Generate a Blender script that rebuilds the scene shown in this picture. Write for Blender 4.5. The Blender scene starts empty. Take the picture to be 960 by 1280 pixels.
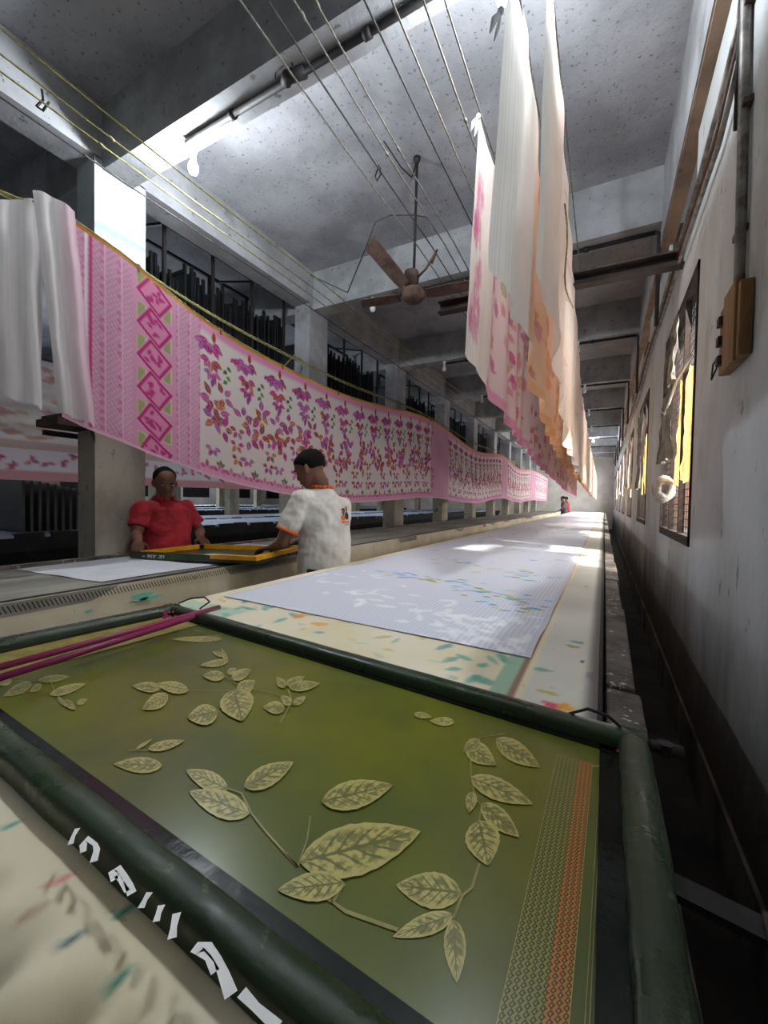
import bpy, bmesh, math, random
import numpy as np
from mathutils import Vector, Matrix
random.seed(7); RNG = np.random.default_rng(7)
S = bpy.context.scene; COL = S.collection
PI = math.pi; R = math.radians
# ------------------------------------------------------------------ camera
EYE = 1.26
RM = np.array([[0.8813, -0.0290, -0.4717], [0.4722, 0.0163, 0.8813], [0.0179, 0.9994, -0.0281]])
FPX = 513.6
cam_d = bpy.data.cameras.new('camera'); cam = bpy.data.objects.new('camera', cam_d); COL.objects.link(cam)
q_, _r = np.linalg.qr(RM); q_ = q_ * np.sign(np.diag(_r)); RM = q_
cam.matrix_world = Matrix([[RM[0][0], RM[0][1], -RM[0][2], 0], [RM[1][0], RM[1][1], -RM[1][2], 0], [RM[2][0], RM[2][1], -RM[2][2], EYE], [0, 0, 0, 1]])
cam_d.sensor_fit = 'HORIZONTAL'; cam_d.sensor_width = 36; cam_d.lens = FPX / 960 * 36; cam_d.clip_start = .01; cam_d.clip_end = 200
S.camera = cam
# ------------------------------------------------------------------ world, sun, large lights, exposure
S.view_settings.view_transform = 'Standard'; S.view_settings.look = 'None'; S.view_settings.gamma = 1; S.view_settings.exposure = EXPOSURE = 0.28
w = bpy.data.worlds.new('sky'); S.world = w; w.use_nodes = True
bg = w.node_tree.nodes['Background']; bg.inputs[0].default_value = (.80, .90, 1, 1); bg.inputs[1].default_value = 1.3
def lamp(name, kind, loc, energy, color=(1, 1, 1), direction=None, **k):
    d = bpy.data.lights.new(name, kind); d.energy = energy; d.color = color
    for a, v in k.items(): setattr(d, a, v)
    o = bpy.data.objects.new(name, d); COL.objects.link(o); o.location = loc
    if direction: o.rotation_euler = Vector(direction).to_track_quat('-Z', 'Y').to_euler()
    return o
lamp('sun', 'SUN', (8, 6, 12), 11.0, (1, .93, .82), (-.70, .30, -.65), angle=R(4))
WIN_Y = [2.65 + 2.65 * k for k in range(-2, 8)]        # near jamb of each window in the right wall
WIN_W, WIN_Z0, WIN_Z1 = 1.26, 1.045, 2.53
for i, y in enumerate(WIN_Y):                          # daylight of each window opening
    lamp('window_daylight', 'AREA', (.55, y + WIN_W / 2, 1.85), 8 if y < 2 else 38 if y < 6 else 90 if y < 12 else 130, (.98, .99, 1), (-1, 0, -.25), shape='RECTANGLE', size=1.1, size_y=1.3)
for y in (2.5, 9, 15):                                 # daylight of the far side of the hall
    lamp('side_daylight', 'AREA', (-19.5, y, 2.4), 260, (.85, .93, 1), (1, 0, -.15), shape='RECTANGLE', size=4, size_y=1.6)
# ------------------------------------------------------------------ helpers
def at(px, py, x=None, y=None, z=None):
    """the point of the world plane x=, y= or z= seen at a pixel of the photograph"""
    d = RM @ np.array([(px - 480) / FPX, -(py - 640) / FPX, 1.0])
    t = x / d[0] if x is not None else y / d[1] if y is not None else (z - EYE) / d[2]
    p = d * t; return Vector((p[0], p[1], p[2] + EYE))
def lin(c):
    return tuple(((v / 255 / 12.92) if v <= 10 else ((v / 255 + .055) / 1.055) ** 2.4) for v in c[:3]) + (1.0,)
def wl(o):
    v = Vector((0, 0, 0))
    while o: v += o.location; o = o.parent
    return v
def tag(o, label=None, cat=None, group=None, kind=None):
    if label: o['label'] = label
    if cat: o['category'] = cat
    if group: o['group'] = group
    if kind: o['kind'] = kind
    return o
def empty(name, loc, label, cat, group=None):
    o = bpy.data.objects.new(name, None); COL.objects.link(o); o.location = loc; o.empty_display_size = .1
    return tag(o, label, cat, group)
def link_mesh(me, name, mat, parent=None, loc=(0, 0, 0)):
    o = bpy.data.objects.new(name, me); COL.objects.link(o)
    for m in (mat if isinstance(mat, (list, tuple)) else [mat]): me.materials.append(m)
    if parent: o.parent = parent
    o.location = loc
    return o
class MB:
    """collects world-space shapes; build() links them as one mesh object"""
    def __init__(s): s.v = []; s.f = []; s.uv = {}
    def add(s, vs, fs):
        b = len(s.v); s.v += [tuple(x) for x in vs]; s.f += [tuple(i + b for i in f) for f in fs]; return s
    def box(s, x0, x1, y0, y1, z0, z1):
        return s.add([(x0, y0, z0), (x1, y0, z0), (x1, y1, z0), (x0, y1, z0), (x0, y0, z1), (x1, y0, z1), (x1, y1, z1), (x0, y1, z1)],
                     [(0, 3, 2, 1), (4, 5, 6, 7), (0, 1, 5, 4), (1, 2, 6, 5), (2, 3, 7, 6), (3, 0, 4, 7)])
    def hexa(s, p):      # 8 points: bottom loop then top loop
        return s.add(p, [(0, 3, 2, 1), (4, 5, 6, 7), (0, 1, 5, 4), (1, 2, 6, 5), (2, 3, 7, 6), (3, 0, 4, 7)])
    def bar(s, p, q, w, h=None, up=(0, 0, 1)):
        p, q = Vector(p), Vector(q); h = h or w; d = (q - p).normalized(); u = Vector(up)
        if abs(d.dot(u)) > .95: u = Vector((1, 0, 0))
        a = d.cross(u).normalized() * w / 2; b = a.normalized().cross(d).normalized() * h / 2
        return s.hexa([p - a - b, p + a - b, p + a + b, p - a + b, q - a - b, q + a - b, q + a + b, q - a + b])
    def tube(s, pts, r, n=8, cap=True):
        pts = [Vector(p) for p in pts]; k = len(pts); rr = r if isinstance(r, (list, tuple)) else [r] * k
        vs = []; prev = None
        for i, p in enumerate(pts):
            d = (pts[min(i + 1, k - 1)] - pts[max(i - 1, 0)]).normalized()
            if prev is None:
                u = Vector((0, 0, 1)) if abs(d.z) < .9 else Vector((1, 0, 0)); a = d.cross(u).normalized()
            else:
                a = (prev - d * prev.dot(d)).normalized()
            prev = a; b = d.cross(a)
            vs += [p + (a * math.cos(2 * PI * j / n) + b * math.sin(2 * PI * j / n)) * rr[i] for j in range(n)]
        fs = [(i * n + j, i * n + (j + 1) % n, (i + 1) * n + (j + 1) % n, (i + 1) * n + j) for i in range(k - 1) for j in range(n)]
        if cap: fs += [tuple(range(n))[::-1], tuple((k - 1) * n + j for j in range(n))]
        return s.add(vs, fs)
    def loft(s, rings, n=16):
        """rings: (centre, axis_u vector, axis_v vector) ellipses"""
        vs = []; k = len(rings)
        for c, u, v in rings:
            c, u, v = Vector(c), Vector(u), Vector(v)
            vs += [c + u * math.cos(2 * PI * j / n) + v * math.sin(2 * PI * j / n) for j in range(n)]
        fs = [(i * n + j, i * n + (j + 1) % n, (i + 1) * n + (j + 1) % n, (i + 1) * n + j) for i in range(k - 1) for j in range(n)]
        fs += [tuple(range(n))[::-1], tuple((k - 1) * n + j for j in range(n))]
        return s.add(vs, fs)
    def lathe(s, c, prof, n=16):
        return s.loft([((c[0], c[1], c[2] + z), (r, 0, 0), (0, r, 0)) for r, z in prof], n)
    def ball(s, c, r, n=10, m=7):
        r = r if isinstance(r, (list, tuple)) else (r, r, r)
        return s.loft([((c[0], c[1], c[2] - r[2] * math.cos(PI * (i + .02) / (m + .04))), (r[0] * math.sin(PI * (i + .3) / (m + .6)), 0, 0), (0, r[1] * math.sin(PI * (i + .3) / (m + .6)), 0)) for i in range(m + 1)], n)
    def poly(s, pts, thick=None, nrm=(0, 0, 1)):
        pts = [Vector(p) for p in pts]; n = len(pts)
        if thick is None: return s.add(pts, [tuple(range(n))])
        t = Vector(nrm) * thick
        return s.add(pts + [p + t for p in pts], [tuple(range(n))[::-1], tuple(range(n, 2 * n))] + [(i, (i + 1) % n, n + (i + 1) % n, n + i) for i in range(n)])
    def stroke(s, pts, w, nrm=(0, 0, 1), thick=.0006):
        """a painted stroke: flat ribbon lying on a surface"""
        pts = [Vector(p) for p in pts]; nn = Vector(nrm).normalized(); k = len(pts); L = []; Rr = []
        ww = w if isinstance(w, (list, tuple)) else [w] * k
        for i, p in enumerate(pts):
            d = (pts[min(i + 1, k - 1)] - pts[max(i - 1, 0)]).normalized(); a = d.cross(nn).normalized() * ww[i] / 2
            L.append(p - a + nn * thick); Rr.append(p + a + nn * thick)
        return s.add(L + Rr, [(i, k + i, k + i + 1, i + 1) for i in range(k - 1)])
    def build(s, name, mat, parent=None, smooth=False, origin=None):
        base = wl(parent) if parent else Vector(origin) if origin else Vector((0, 0, 0))
        me = bpy.data.meshes.new(name); me.from_pydata([Vector(v) - base for v in s.v], [], s.f); me.update()
        o = link_mesh(me, name, mat, parent, (0, 0, 0) if parent else base)
        if smooth: me.polygons.foreach_set('use_smooth', [True] * len(me.polygons))
        return o
def bevel(o, w=.004, seg=2):
    m = o.modifiers.new('bevel', 'BEVEL'); m.width = w; m.segments = seg; m.limit_method = 'ANGLE'; return o
def copy_tree(o, parent=None):
    c = o.copy(); COL.objects.link(c); c.parent = parent
    for ch in list(o.children): copy_tree(ch, c)
    return c
def grid(name, P, mat, parent=None, colors=None, origin=(0, 0, 0), smooth=True):
    """P: (n, m, 3) world points -> one sheet; colors: (n, m, 3) sRGB 0..255 print"""
    n, m = P.shape[:2]; base = wl(parent) if parent else Vector(origin)
    co = (P.reshape(-1, 3) - np.array(base)).astype(np.float32)
    idx = np.arange(n * m).reshape(n, m)
    f = np.stack([idx[:-1, :-1], idx[1:, :-1], idx[1:, 1:], idx[:-1, 1:]], -1).reshape(-1, 4)
    me = bpy.data.meshes.new(name); nf = len(f)
    me.vertices.add(n * m); me.vertices.foreach_set('co', co.ravel())
    me.loops.add(nf * 4); me.loops.foreach_set('vertex_index', f.ravel().astype(np.int32))
    me.polygons.add(nf); me.polygons.foreach_set('loop_start', np.arange(0, nf * 4, 4, dtype=np.int32))
    me.polygons.foreach_set('use_smooth', np.full(nf, smooth))
    me.update(calc_edges=True)
    if colors is not None:
        c = np.clip(colors.reshape(-1, 3) / 255.0, 0, 1)
        c = np.where(c <= .04045, c / 12.92, ((c + .055) / 1.055) ** 2.4)
        a = me.color_attributes.new('print', 'FLOAT_COLOR', 'POINT')
        a.data.foreach_set('color', np.concatenate([c, np.ones((len(c), 1))], 1).astype(np.float32).ravel())
    return link_mesh(me, name, mat, parent, (0, 0, 0) if parent else base)
def noise1(x, seed=0, oct=3):
    """smooth 1D noise in -1..1"""
    r = np.random.default_rng(seed); out = 0; a = 1; tot = 0
    for o in range(oct):
        t = r.uniform(-1, 1, 512); xs = np.asarray(x, float) * 2 ** o + r.uniform(0, 100); i = np.floor(xs).astype(int); f = xs - i; f = f * f * (3 - 2 * f)
        out = out + a * (t[i % 512] * (1 - f) + t[(i + 1) % 512] * f); tot += a; a *= .5
    return out / tot
def noise2(x, y, seed=0, oct=3):
    r = np.random.default_rng(seed); out = 0; a = 1; tot = 0
    x, y = np.broadcast_arrays(np.asarray(x, float), np.asarray(y, float))
    for o in range(oct):
        t = r.uniform(-1, 1, (128, 128)); xs = x * 2 ** o + r.uniform(0, 50); ys = y * 2 ** o + r.uniform(0, 50)
        i = np.floor(xs).astype(int); j = np.floor(ys).astype(int); f = xs - i; g = ys - j; f = f * f * (3 - 2 * f); g = g * g * (3 - 2 * g)
        i0, i1, j0, j1 = i % 128, (i + 1) % 128, j % 128, (j + 1) % 128
        out = out + a * ((t[i0, j0] * (1 - f) + t[i1, j0] * f) * (1 - g) + (t[i0, j1] * (1 - f) + t[i1, j1] * f) * g); tot += a; a *= .5
    return out / tot
def sm(a, b, x): t = np.clip((x - a) / (b - a), 0, 1); return t * t * (3 - 2 * t)
def mono(a): a = np.asarray(a, float); return a[np.r_[True, np.diff(a) > 1e-4]]
class Canvas:
    """a print painted on the vertices of a sheet; s along its length, w across"""
    def __init__(c, s, w, base):
        c.s, c.w = np.asarray(s, float), np.asarray(w, float); c.S, c.W = np.meshgrid(c.s, c.w, indexing='ij')
        c.c = np.empty(c.S.shape + (3,)); c.c[:] = base
    def box(c, s0, s1, w0, w1):
        a, b = np.searchsorted(c.s, [s0, s1]); d, e = np.searchsorted(c.w, [w0, w1]); return slice(max(a - 1, 0), b + 1), slice(max(d - 1, 0), e + 1)
    def put(c, k, m, col):
        c.c[k] = c.c[k] * (1 - m[..., None]) + np.array(col, float) * m[..., None]
    def leaf(c, s, w, ang, L, W, col, vein=None, aa=.004, alpha=1.0):
        k = c.box(s - L, s + L, w - L, w + L)
        if c.S[k].size == 0: return
        ds, dw = c.S[k] - s, c.W[k] - w; a = (ds * math.cos(ang) + dw * math.sin(ang)) / L; b = -ds * math.sin(ang) + dw * math.cos(ang)
        h = W / 2 * np.sin(PI * np.clip(a, 0, 1) ** .8); m = sm(-aa, aa, h - np.abs(b)) * (a > 0) * (a < 1) * alpha
        c.put(k, m, col)
        if vein is not None:
            m2 = m * (sm(.12, .03, np.abs(b) / (W / 2)) + .5 * sm(.5, .9, np.sin(a * 26 - np.abs(b) / W * 14))); c.put(k, np.clip(m2, 0, 1), vein)
    def rect(c, s0, s1, w0, w1, col, alpha=1.0, aa=.002):
        k = c.box(s0, s1, w0, w1); m = sm(s0 - aa, s0 + aa, c.S[k]) * sm(s1 + aa, s1 - aa, c.S[k]) * sm(w0 - aa, w0 + aa, c.W[k]) * sm(w1 + aa, w1 - aa, c.W[k]); c.put(k, m * alpha, col)
    def blob(c, s, w, rs, rw, col, alpha=1.0, rough=.5, seed=0):
        k = c.box(s - rs * 1.6, s + rs * 1.6, w - rw * 1.6, w + rw * 1.6)
        if c.S[k].size == 0: return
        d = np.hypot((c.S[k] - s) / rs, (c.W[k] - w) / rw) + rough * noise2((c.S[k] - s) / rs * 2, (c.W[k] - w) / rw * 2, seed); c.put(k, sm(1.1, .8, d) * alpha, col)
# ------------------------------------------------------------------ materials
def M(name, c1, c2=None, scale=4, detail=5, rough=.8, bump=0, bscale=60, stains=(), metal=0, spec=.5, attr=False, transl=0, emit=None, stretch=(1, 1, 1), lo=.35, hi=.65, alpha=1, rough2=None, grime=None):
    m = bpy.data.materials.new(name); m.use_nodes = True; nt = m.node_tree; N, L = nt.nodes, nt.links; b = N['Principled BSDF']
    b.inputs['Roughness'].default_value = rough; b.inputs['Metallic'].default_value = metal; b.inputs['Specular IOR Level'].default_value = spec
    tc = N.new('ShaderNodeTexCoord'); mp = N.new('ShaderNodeMapping'); mp.inputs['Scale'].default_value = stretch; L.new(tc.outputs['Object'], mp.inputs[0])
    def noise(sc, det=detail):
        n = N.new('ShaderNodeTexNoise'); n.inputs['Scale'].default_value = sc; n.inputs['Detail'].default_value = det; n.inputs['Roughness'].default_value = .6; L.new(mp.outputs[0], n.inputs['Vector']); return n.outputs[0]
    def ramp(src, a, bb):
        r = N.new('ShaderNodeMapRange'); r.inputs[1].default_value = a; r.inputs[2].default_value = bb; r.interpolation_type = 'SMOOTHSTEP'; L.new(src, r.inputs[0]); return r.outputs[0]
    def mix(f, A, B):
        x = N.new('ShaderNodeMix'); x.data_type = 'RGBA'
        if hasattr(f, 'links'): L.new(f, x.inputs[0])
        else: x.inputs[0].default_value = f
        for s, v in ((x.inputs[6], A), (x.inputs[7], B)):
            if hasattr(v, 'links'): L.new(v, s)
            else: s.default_value = v
        return x.outputs[2]
    if attr:
        a = N.new('ShaderNodeVertexColor'); a.layer_name = 'print'; col = a.outputs[0]
    else: col = lin(c1)
    if c2 is not None: col = mix(ramp(noise(scale), lo, hi), col, lin(c2))
    for (sc, ss, thr, wid, amt) in stains:
        f = ramp(noise(ss, 6), thr, thr + wid)
        g = N.new('ShaderNodeMath'); g.operation = 'MULTIPLY'; L.new(f, g.inputs[0]); g.inputs[1].default_value = amt
        col = mix(g.outputs[0], col, lin(sc))
    if grime:      # dirt splashed up a wall from the floor, with a ragged edge of its own
        z0, z1, gc = grime
        sp = N.new('ShaderNodeSeparateXYZ'); L.new(tc.outputs['Object'], sp.inputs[0])
        ad = N.new('ShaderNodeMath'); ad.operation = 'MULTIPLY_ADD'; L.new(noise(1.6, 6), ad.inputs[0]); ad.inputs[1].default_value = -1.3; L.new(sp.outputs[2], ad.inputs[2])
        col = mix(ramp(ad.outputs[0], z1 - .65, z0 - .65), col, lin(gc))
    if hasattr(col, 'links'): L.new(col, b.inputs['Base Color'])
    else: b.inputs['Base Color'].default_value = col
    if rough2 is not None:
        r = N.new('ShaderNodeMapRange'); r.inputs[3].default_value = rough; r.inputs[4].default_value = rough2; r.inputs[1].default_value = .4; r.inputs[2].default_value = .6; L.new(noise(scale * 2), r.inputs[0]); L.new(r.outputs[0], b.inputs['Roughness'])
    if bump:
        bp = N.new('ShaderNodeBump'); bp.inputs['Strength'].default_value = bump; bp.inputs['Distance'].default_value = .01; L.new(noise(bscale, 4), bp.inputs['Height']); L.new(bp.outputs[0], b.inputs['Normal'])
    if emit:
        b.inputs['Emission Color'].default_value = lin(emit[0]); b.inputs['Emission Strength'].default_value = emit[1]
    out = N['Material Output']
    if transl:
        t = N.new('ShaderNodeBsdfTranslucent'); x = N.new('ShaderNodeMixShader'); x.inputs[0].default_value = transl
        if hasattr(col, 'links'): L.new(col, t.inputs[0])
        else: t.inputs[0].default_value = col
        L.new(b.outputs[0], x.inputs[1]); L.new(t.outputs[0], x.inputs[2]); L.new(x.outputs[0], out.inputs[0])
    if alpha < 1: b.inputs['Alpha'].default_value = alpha
    return m
m_ceil = M('ceiling_concrete', (172, 173, 177), (138, 139, 143), 1.3, 7, .95, .25, 40, stains=[((70, 70, 72), 34, .60, .05, .65), ((160, 152, 134), 1.6, .60, .12, .45), ((192, 192, 194), 2.1, .55, .2, .5)])
m_beam = M('beam_limewash', (168, 170, 172), (138, 139, 140), 2.2, 7, .95, .3, 45, stains=[((80, 78, 76), 18, .62, .06, .7), ((110, 104, 96), 3.1, .58, .15, .5)])
m_wall = M('whitewashed_wall', (194, 199, 201), (174, 177, 176), 1.7, 6, .9, .25, 30, stains=[((96, 90, 80), 9, .64, .04, .6), ((150, 142, 126), 2.6, .54, .16, .6)], stretch=(1, 1, .45), grime=(.35, 1.05, (90, 83, 75)))
m_wallend = M('end_wall_plaster', (214, 210, 202), (188, 182, 172), 1.2, 6, .9)
m_dado = M('grimy_lower_wall', (128, 122, 112), (74, 68, 62), 2.4, 7, .95, .3, 30, stains=[((40, 36, 33), 4, .54, .14, .7)], stretch=(1, 1, .35))
m_col = M('column_plaster', (172, 166, 150), (140, 133, 116), 3, 6, .9, .3, 40, stains=[((60, 52, 42), 16, .62, .05, .8), ((120, 92, 64), 4, .57, .12, .6)], stretch=(1, 1, .5))
m_colw = M('column_whitewash', (178, 188, 190), (160, 170, 172), 3, 6, .9, .2, 40, stains=[((110, 112, 110), 12, .66, .06, .5)])
m_floor = M('dark_floor', (58, 52, 46), (30, 27, 25), 3, 6, .9, .3, 30, stains=[((88, 80, 72), 9, .66, .05, .5)])
m_kerb = M('paint_spattered_kerb', (112, 104, 98), (72, 66, 62), 9, 7, .9, .5, 50, stains=[((205, 200, 190), 30, .62, .04, .8), ((50, 44, 42), 6, .55, .1, .6)])
m_tside = M('cream_table_cover', (218, 208, 184), (198, 186, 158), 3, 6, .85, .1, 30, stains=[((150, 134, 106), 14, .66, .04, .6), ((90, 168, 150), 5, .72, .02, .7)])
m_t2top = M('worn_grey_table_top', (150, 146, 134), (118, 114, 104), 5, 7, .85, .15, 40, stains=[((92, 88, 80), 14, .6, .08, .5), ((176, 172, 158), 3, .55, .1, .5)], stretch=(1, .3, 1))
m_dark = M('dark_table_base', (34, 31, 28), (18, 16, 15), 6, 5, .9, .2, 30)
m_blacktop = M('black_rubber_edge', (28, 27, 27), (14, 14, 14), 6, 5, .7)
m_paleblue = M('pale_blue_cloth', (196, 206, 226), (176, 188, 212), .9, 4, .85)
m_tprint = M('stained_table_top', (225, 210, 170), None, rough=.6, attr=True, bump=.06, bscale=25, stains=[((150, 128, 90), 35, .68, .03, .35)])
m_print = M('printed_voile', (240, 225, 225), None, rough=.9, spec=.2, attr=True, transl=.35)
m_sheer = M('sheer_muslin', (232, 230, 228), None, rough=.9, spec=.2, attr=True, transl=.4)
m_cloth = M('printed_white_cotton', (236, 236, 242), None, rough=.9, spec=.2, attr=True, bump=.05, bscale=200)
m_muslin2 = M('white_cotton', (226, 226, 228), (206, 207, 210), 3, 4, .9, .08, 30)
m_green = M('dark_green_enamel', (46, 64, 36), (34, 48, 28), 5, 6, .25, .12, 50, stains=[((98, 102, 70), 40, .66, .05, .6), ((18, 24, 16), 9, .6, .1, .6)], rough2=.5)
m_greenblk = M('black_tape_strip', (16, 19, 15), (26, 32, 24), 8, 6, .12, .08, 20)
m_mesh = M('green_emulsion_mesh', (118, 120, 30), (88, 98, 46), 2.4, 3, .22, 0, spec=.6, lo=.3, hi=.7)
m_gold = M('uncoated_mesh_strip', (168, 152, 72), (140, 128, 58), 30, 3, .4)
m_white = M('white_paint', (238, 238, 234), rough=.5)
m_yellow = M('yellow_tape', (246, 178, 8), (232, 158, 6), 12, 4, .5)
m_rod = M('stained_wooden_rod', (120, 92, 80), (92, 60, 56), 9, 5, .45, stains=[((170, 34, 96), 8, .5, .1, .7)], stretch=(1, .15, 1))
m_magenta = M('magenta_dyed_rod', (196, 30, 112), (120, 24, 72), 7, 5, .4, stretch=(1, .15, 1))
m_iron = M('dark_iron', (34, 31, 30), (20, 18, 18), 20, 5, .7, .1, 60, metal=.1)
m_brown = M('brown_plaster', (150, 126, 104), (122, 102, 86), 5, 6, .9, .2, 40, stains=[((84, 70, 60), 12, .6, .08, .6)])
m_rust = M('rusted_steel', (92, 70, 58), (58, 44, 38), 14, 6, .85, .2, 60, stains=[((122, 92, 76), 7, .58, .1, .6)])
m_ibeam = M('dark_brown_steel', (62, 50, 44), (40, 34, 32), 10, 5, .8, .15, 60)
m_wire = M('cotton_cord', (132, 128, 116), (96, 92, 84), 30, 3, .9)
m_wireg = M('yellow_green_cord', (164, 156, 96), (120, 116, 70), 30, 3, .9)
m_wired = M('dark_cord', (72, 68, 64), (48, 46, 44), 30, 3, .9)
m_black = M('black_screen_frame', (26, 27, 30), (14, 15, 17), 12, 4, .35)
m_blackm = M('dark_screen_mesh', (30, 34, 36), (20, 22, 24), 12, 4, .4)
m_glint = M('clip_glint', (190, 194, 200), rough=.25, metal=.9)  # bright tone put in for the glints along the rack tops
m_galv = M('grey_pipe', (150, 144, 138), (96, 90, 86), 12, 5, .5, .1, 60, metal=.3, stains=[((70, 52, 44), 8, .56, .1, .7)])
m_wood = M('brown_wooden_box', (150, 112, 68), (112, 82, 50), 9, 6, .8, .2, 40, stretch=(1, 1, .2))
m_sack = M('jute_sacking', (98, 90, 80), (62, 56, 50), 8, 5, .95, .3, 90, transl=.08)
m_coil = M('grey_cloth_rope', (186, 178, 166), (150, 142, 130), 20, 4, .9)
m_gauze = M('sunlit_curtain', (204, 168, 104), (132, 104, 62), 16, 4, .9, .2, 60, transl=.5, stretch=(1, 1, .12))  # vertical streaks paint fold shading into the curtain colour
m_brick = M('brick_beyond', (176, 128, 104), (146, 104, 84), 8, 4, .9)
m_mortar = M('mortar', (150, 132, 118), (120, 106, 96), 12, 4, .95)
m_grille = M('rusty_wire_grille', (60, 46, 38), (40, 30, 26), 20, 4, .8, metal=.3)
m_lampbase = M('white_lamp_holder', (232, 230, 224), rough=.4)
m_bulb_on = M('lit_bulb', (255, 255, 255), emit=((232, 244, 255), 38))
m_bulb_off = M('unlit_bulb', (226, 226, 222), rough=.2)
# ------------------------------------------------------------------ the building
CEIL, SOFF = 3.91, 3.48
BAY, B0, NB = 2.29, 1.60, 10                            # first beam in view and the bays beyond
YB, YE, XL, XR = -4.0, 24.0, -20.0, .40
XC, CW, CD = -3.08, .22, .35                           # column face, width across, depth along the hall
def struct(mb, name, mat, parent=None, smooth=False):
    o = mb.build(name, mat, parent, smooth)
    if not parent: o['kind'] = 'structure'
    return o
struct(MB().box(XL - .2, XR + .2, YB, YE, -.1, 0), 'floor', m_floor)
struct(MB().box(XL - .2, XR + .25, YB, YE, CEIL, CEIL + .15), 'ceiling', m_ceil)
struct(MB().box(XL - .2, XR + .25, YE, YE + .2, 0, CEIL), 'wall_end', m_wallend)
struct(MB().box(XL - .2, XR + .25, YB - .2, YB, 0, CEIL), 'wall_entrance', m_wall)
# left wall with its windows
f = MB(); ys = [YB]
LW = [(2.0 + 3.1 * k, 3.7 + 3.1 * k) for k in range(-1, 7)]
f.box(XL - .2, XL, YB, YE, 0, 1.25).box(XL - .2, XL, YB, YE, 2.15, CEIL)
e = YB
for a, b in LW: f.box(XL - .2, XL, e, a, 1.25, 2.15); e = b
f.box(XL - .2, XL, e, YE, 1.25, 2.15)
struct(f, 'wall_left', m_wallend)
for i, (a, b) in enumerate(LW):
    wn = struct(MB().box(XL - .12, XL - .1, a, b, 1.25, 2.15), 'window_%d' % (20 + i), m_dark)
    fr = MB()
    for k in range(4): fr.box(XL - .1, XL - .05, a + (b - a) * k / 3 - .03, a + (b - a) * k / 3 + .03, 1.25, 2.15)
    fr.box(XL - .1, XL - .05, a, b, 1.25, 1.31).box(XL - .1, XL - .05, a, b, 2.09, 2.15).box(XL - .1, XL - .05, a, b, 1.68, 1.72)
    fr.build('window_frame', m_iron, wn)
# right wall: sill wall with grimy dado, piers, lintels, ventilator row
TW = .24
f = MB()
f.box(XR, XR + TW, YB, YE, 0, WIN_Z0)
f.box(XR, XR + TW, YB, YE, WIN_Z1, 3.05)
e = YB
for y in WIN_Y: f.box(XR, XR + TW, e, y, WIN_Z0, WIN_Z1); e = y + WIN_W
f.box(XR, XR + TW, e, YE, WIN_Z0, WIN_Z1)
VENT = [(y + .2, y + 1.32) for y in WIN_Y]
e = YB
for a, b in VENT: f.box(XR, XR + TW, e, a, 3.05, CEIL); e = b
f.box(XR, XR + TW, e, YE, 3.05, CEIL)
for a, b in VENT: f.box(XR, XR + TW, a, b, 3.46, CEIL)
struct(f, 'wall_right', m_wall)
struct(MB().box(XR - .012, XR, YB, YE, 0, .22), 'baseboard_right', m_dado)
for i, (a, b) in enumerate(VENT):
    v = struct(MB().box(XR + .02, XR + .2, a, a + .02, 3.05, 3.46).box(XR + .02, XR + .2, b - .02, b, 3.05, 3.46), 'window_%d' % (40 + i), m_rust)
    if a < 0: continue
    for k in range(5): MB().hexa([(XR + .15, a, 3.09 + k * .075), (XR + .22, a, 3.075 + k * .075), (XR + .22, b, 3.075 + k * .075), (XR + .15, b, 3.09 + k * .075), (XR + .15, a, 3.105 + k * .075), (XR + .22, a, 3.09 + k * .075), (XR + .22, b, 3.09 + k * .075), (XR + .15, b, 3.105 + k * .075)]).build('louvre', m_rust, v)
# ceiling beams
f = MB().box(.337, XR + .02, YB, YE, 3.335, CEIL)
struct(f, 'trim_1', m_beam)
struct(MB().box(.345, XR + .03, YB, YE, 3.322, 3.334), 'trim_2', m_brown)
for j, x in enumerate((XC, -9.6, -15.5)):
    struct(MB().box(x - .24, x, YB, YE, SOFF + .06, CEIL), 'trim_%d' % (3 + j), m_beam)
for k in range(-2, NB):
    y = B0 + BAY * k
    if y > YE: break
    bm_ = struct(MB().box(XL, .36, y, y + .2, SOFF, CEIL), 'trim_%d' % (10 + k), m_beam)
# columns
for j, x in enumerate((XC, -9.6, -15.5)):
    for k in range(-1, 10):
        y = 1.55 + BAY * k
        if y > YE - .4: break
        c = struct(MB().box(x - CW, x, y, y + CD, 0, 1.82), 'column', m_col)
        MB().box(x - CW, x, y, y + CD, 1.82, SOFF + .07).build('column_shaft', m_colw if k == 0 else m_beam, c)
# timber bracket on the nearest column
o = tag(MB().box(-3.36, -3.072, 1.36, 1.60, 1.755, 1.785).box(-3.36, -3.072, 1.33, 1.60, 1.71, 1.757).build('bracket_board', m_rust, origin=(-3.2, 1.5, 1.71)), 'dark brown board jutting from the nearest column under the pink saree', 'board')
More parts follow.
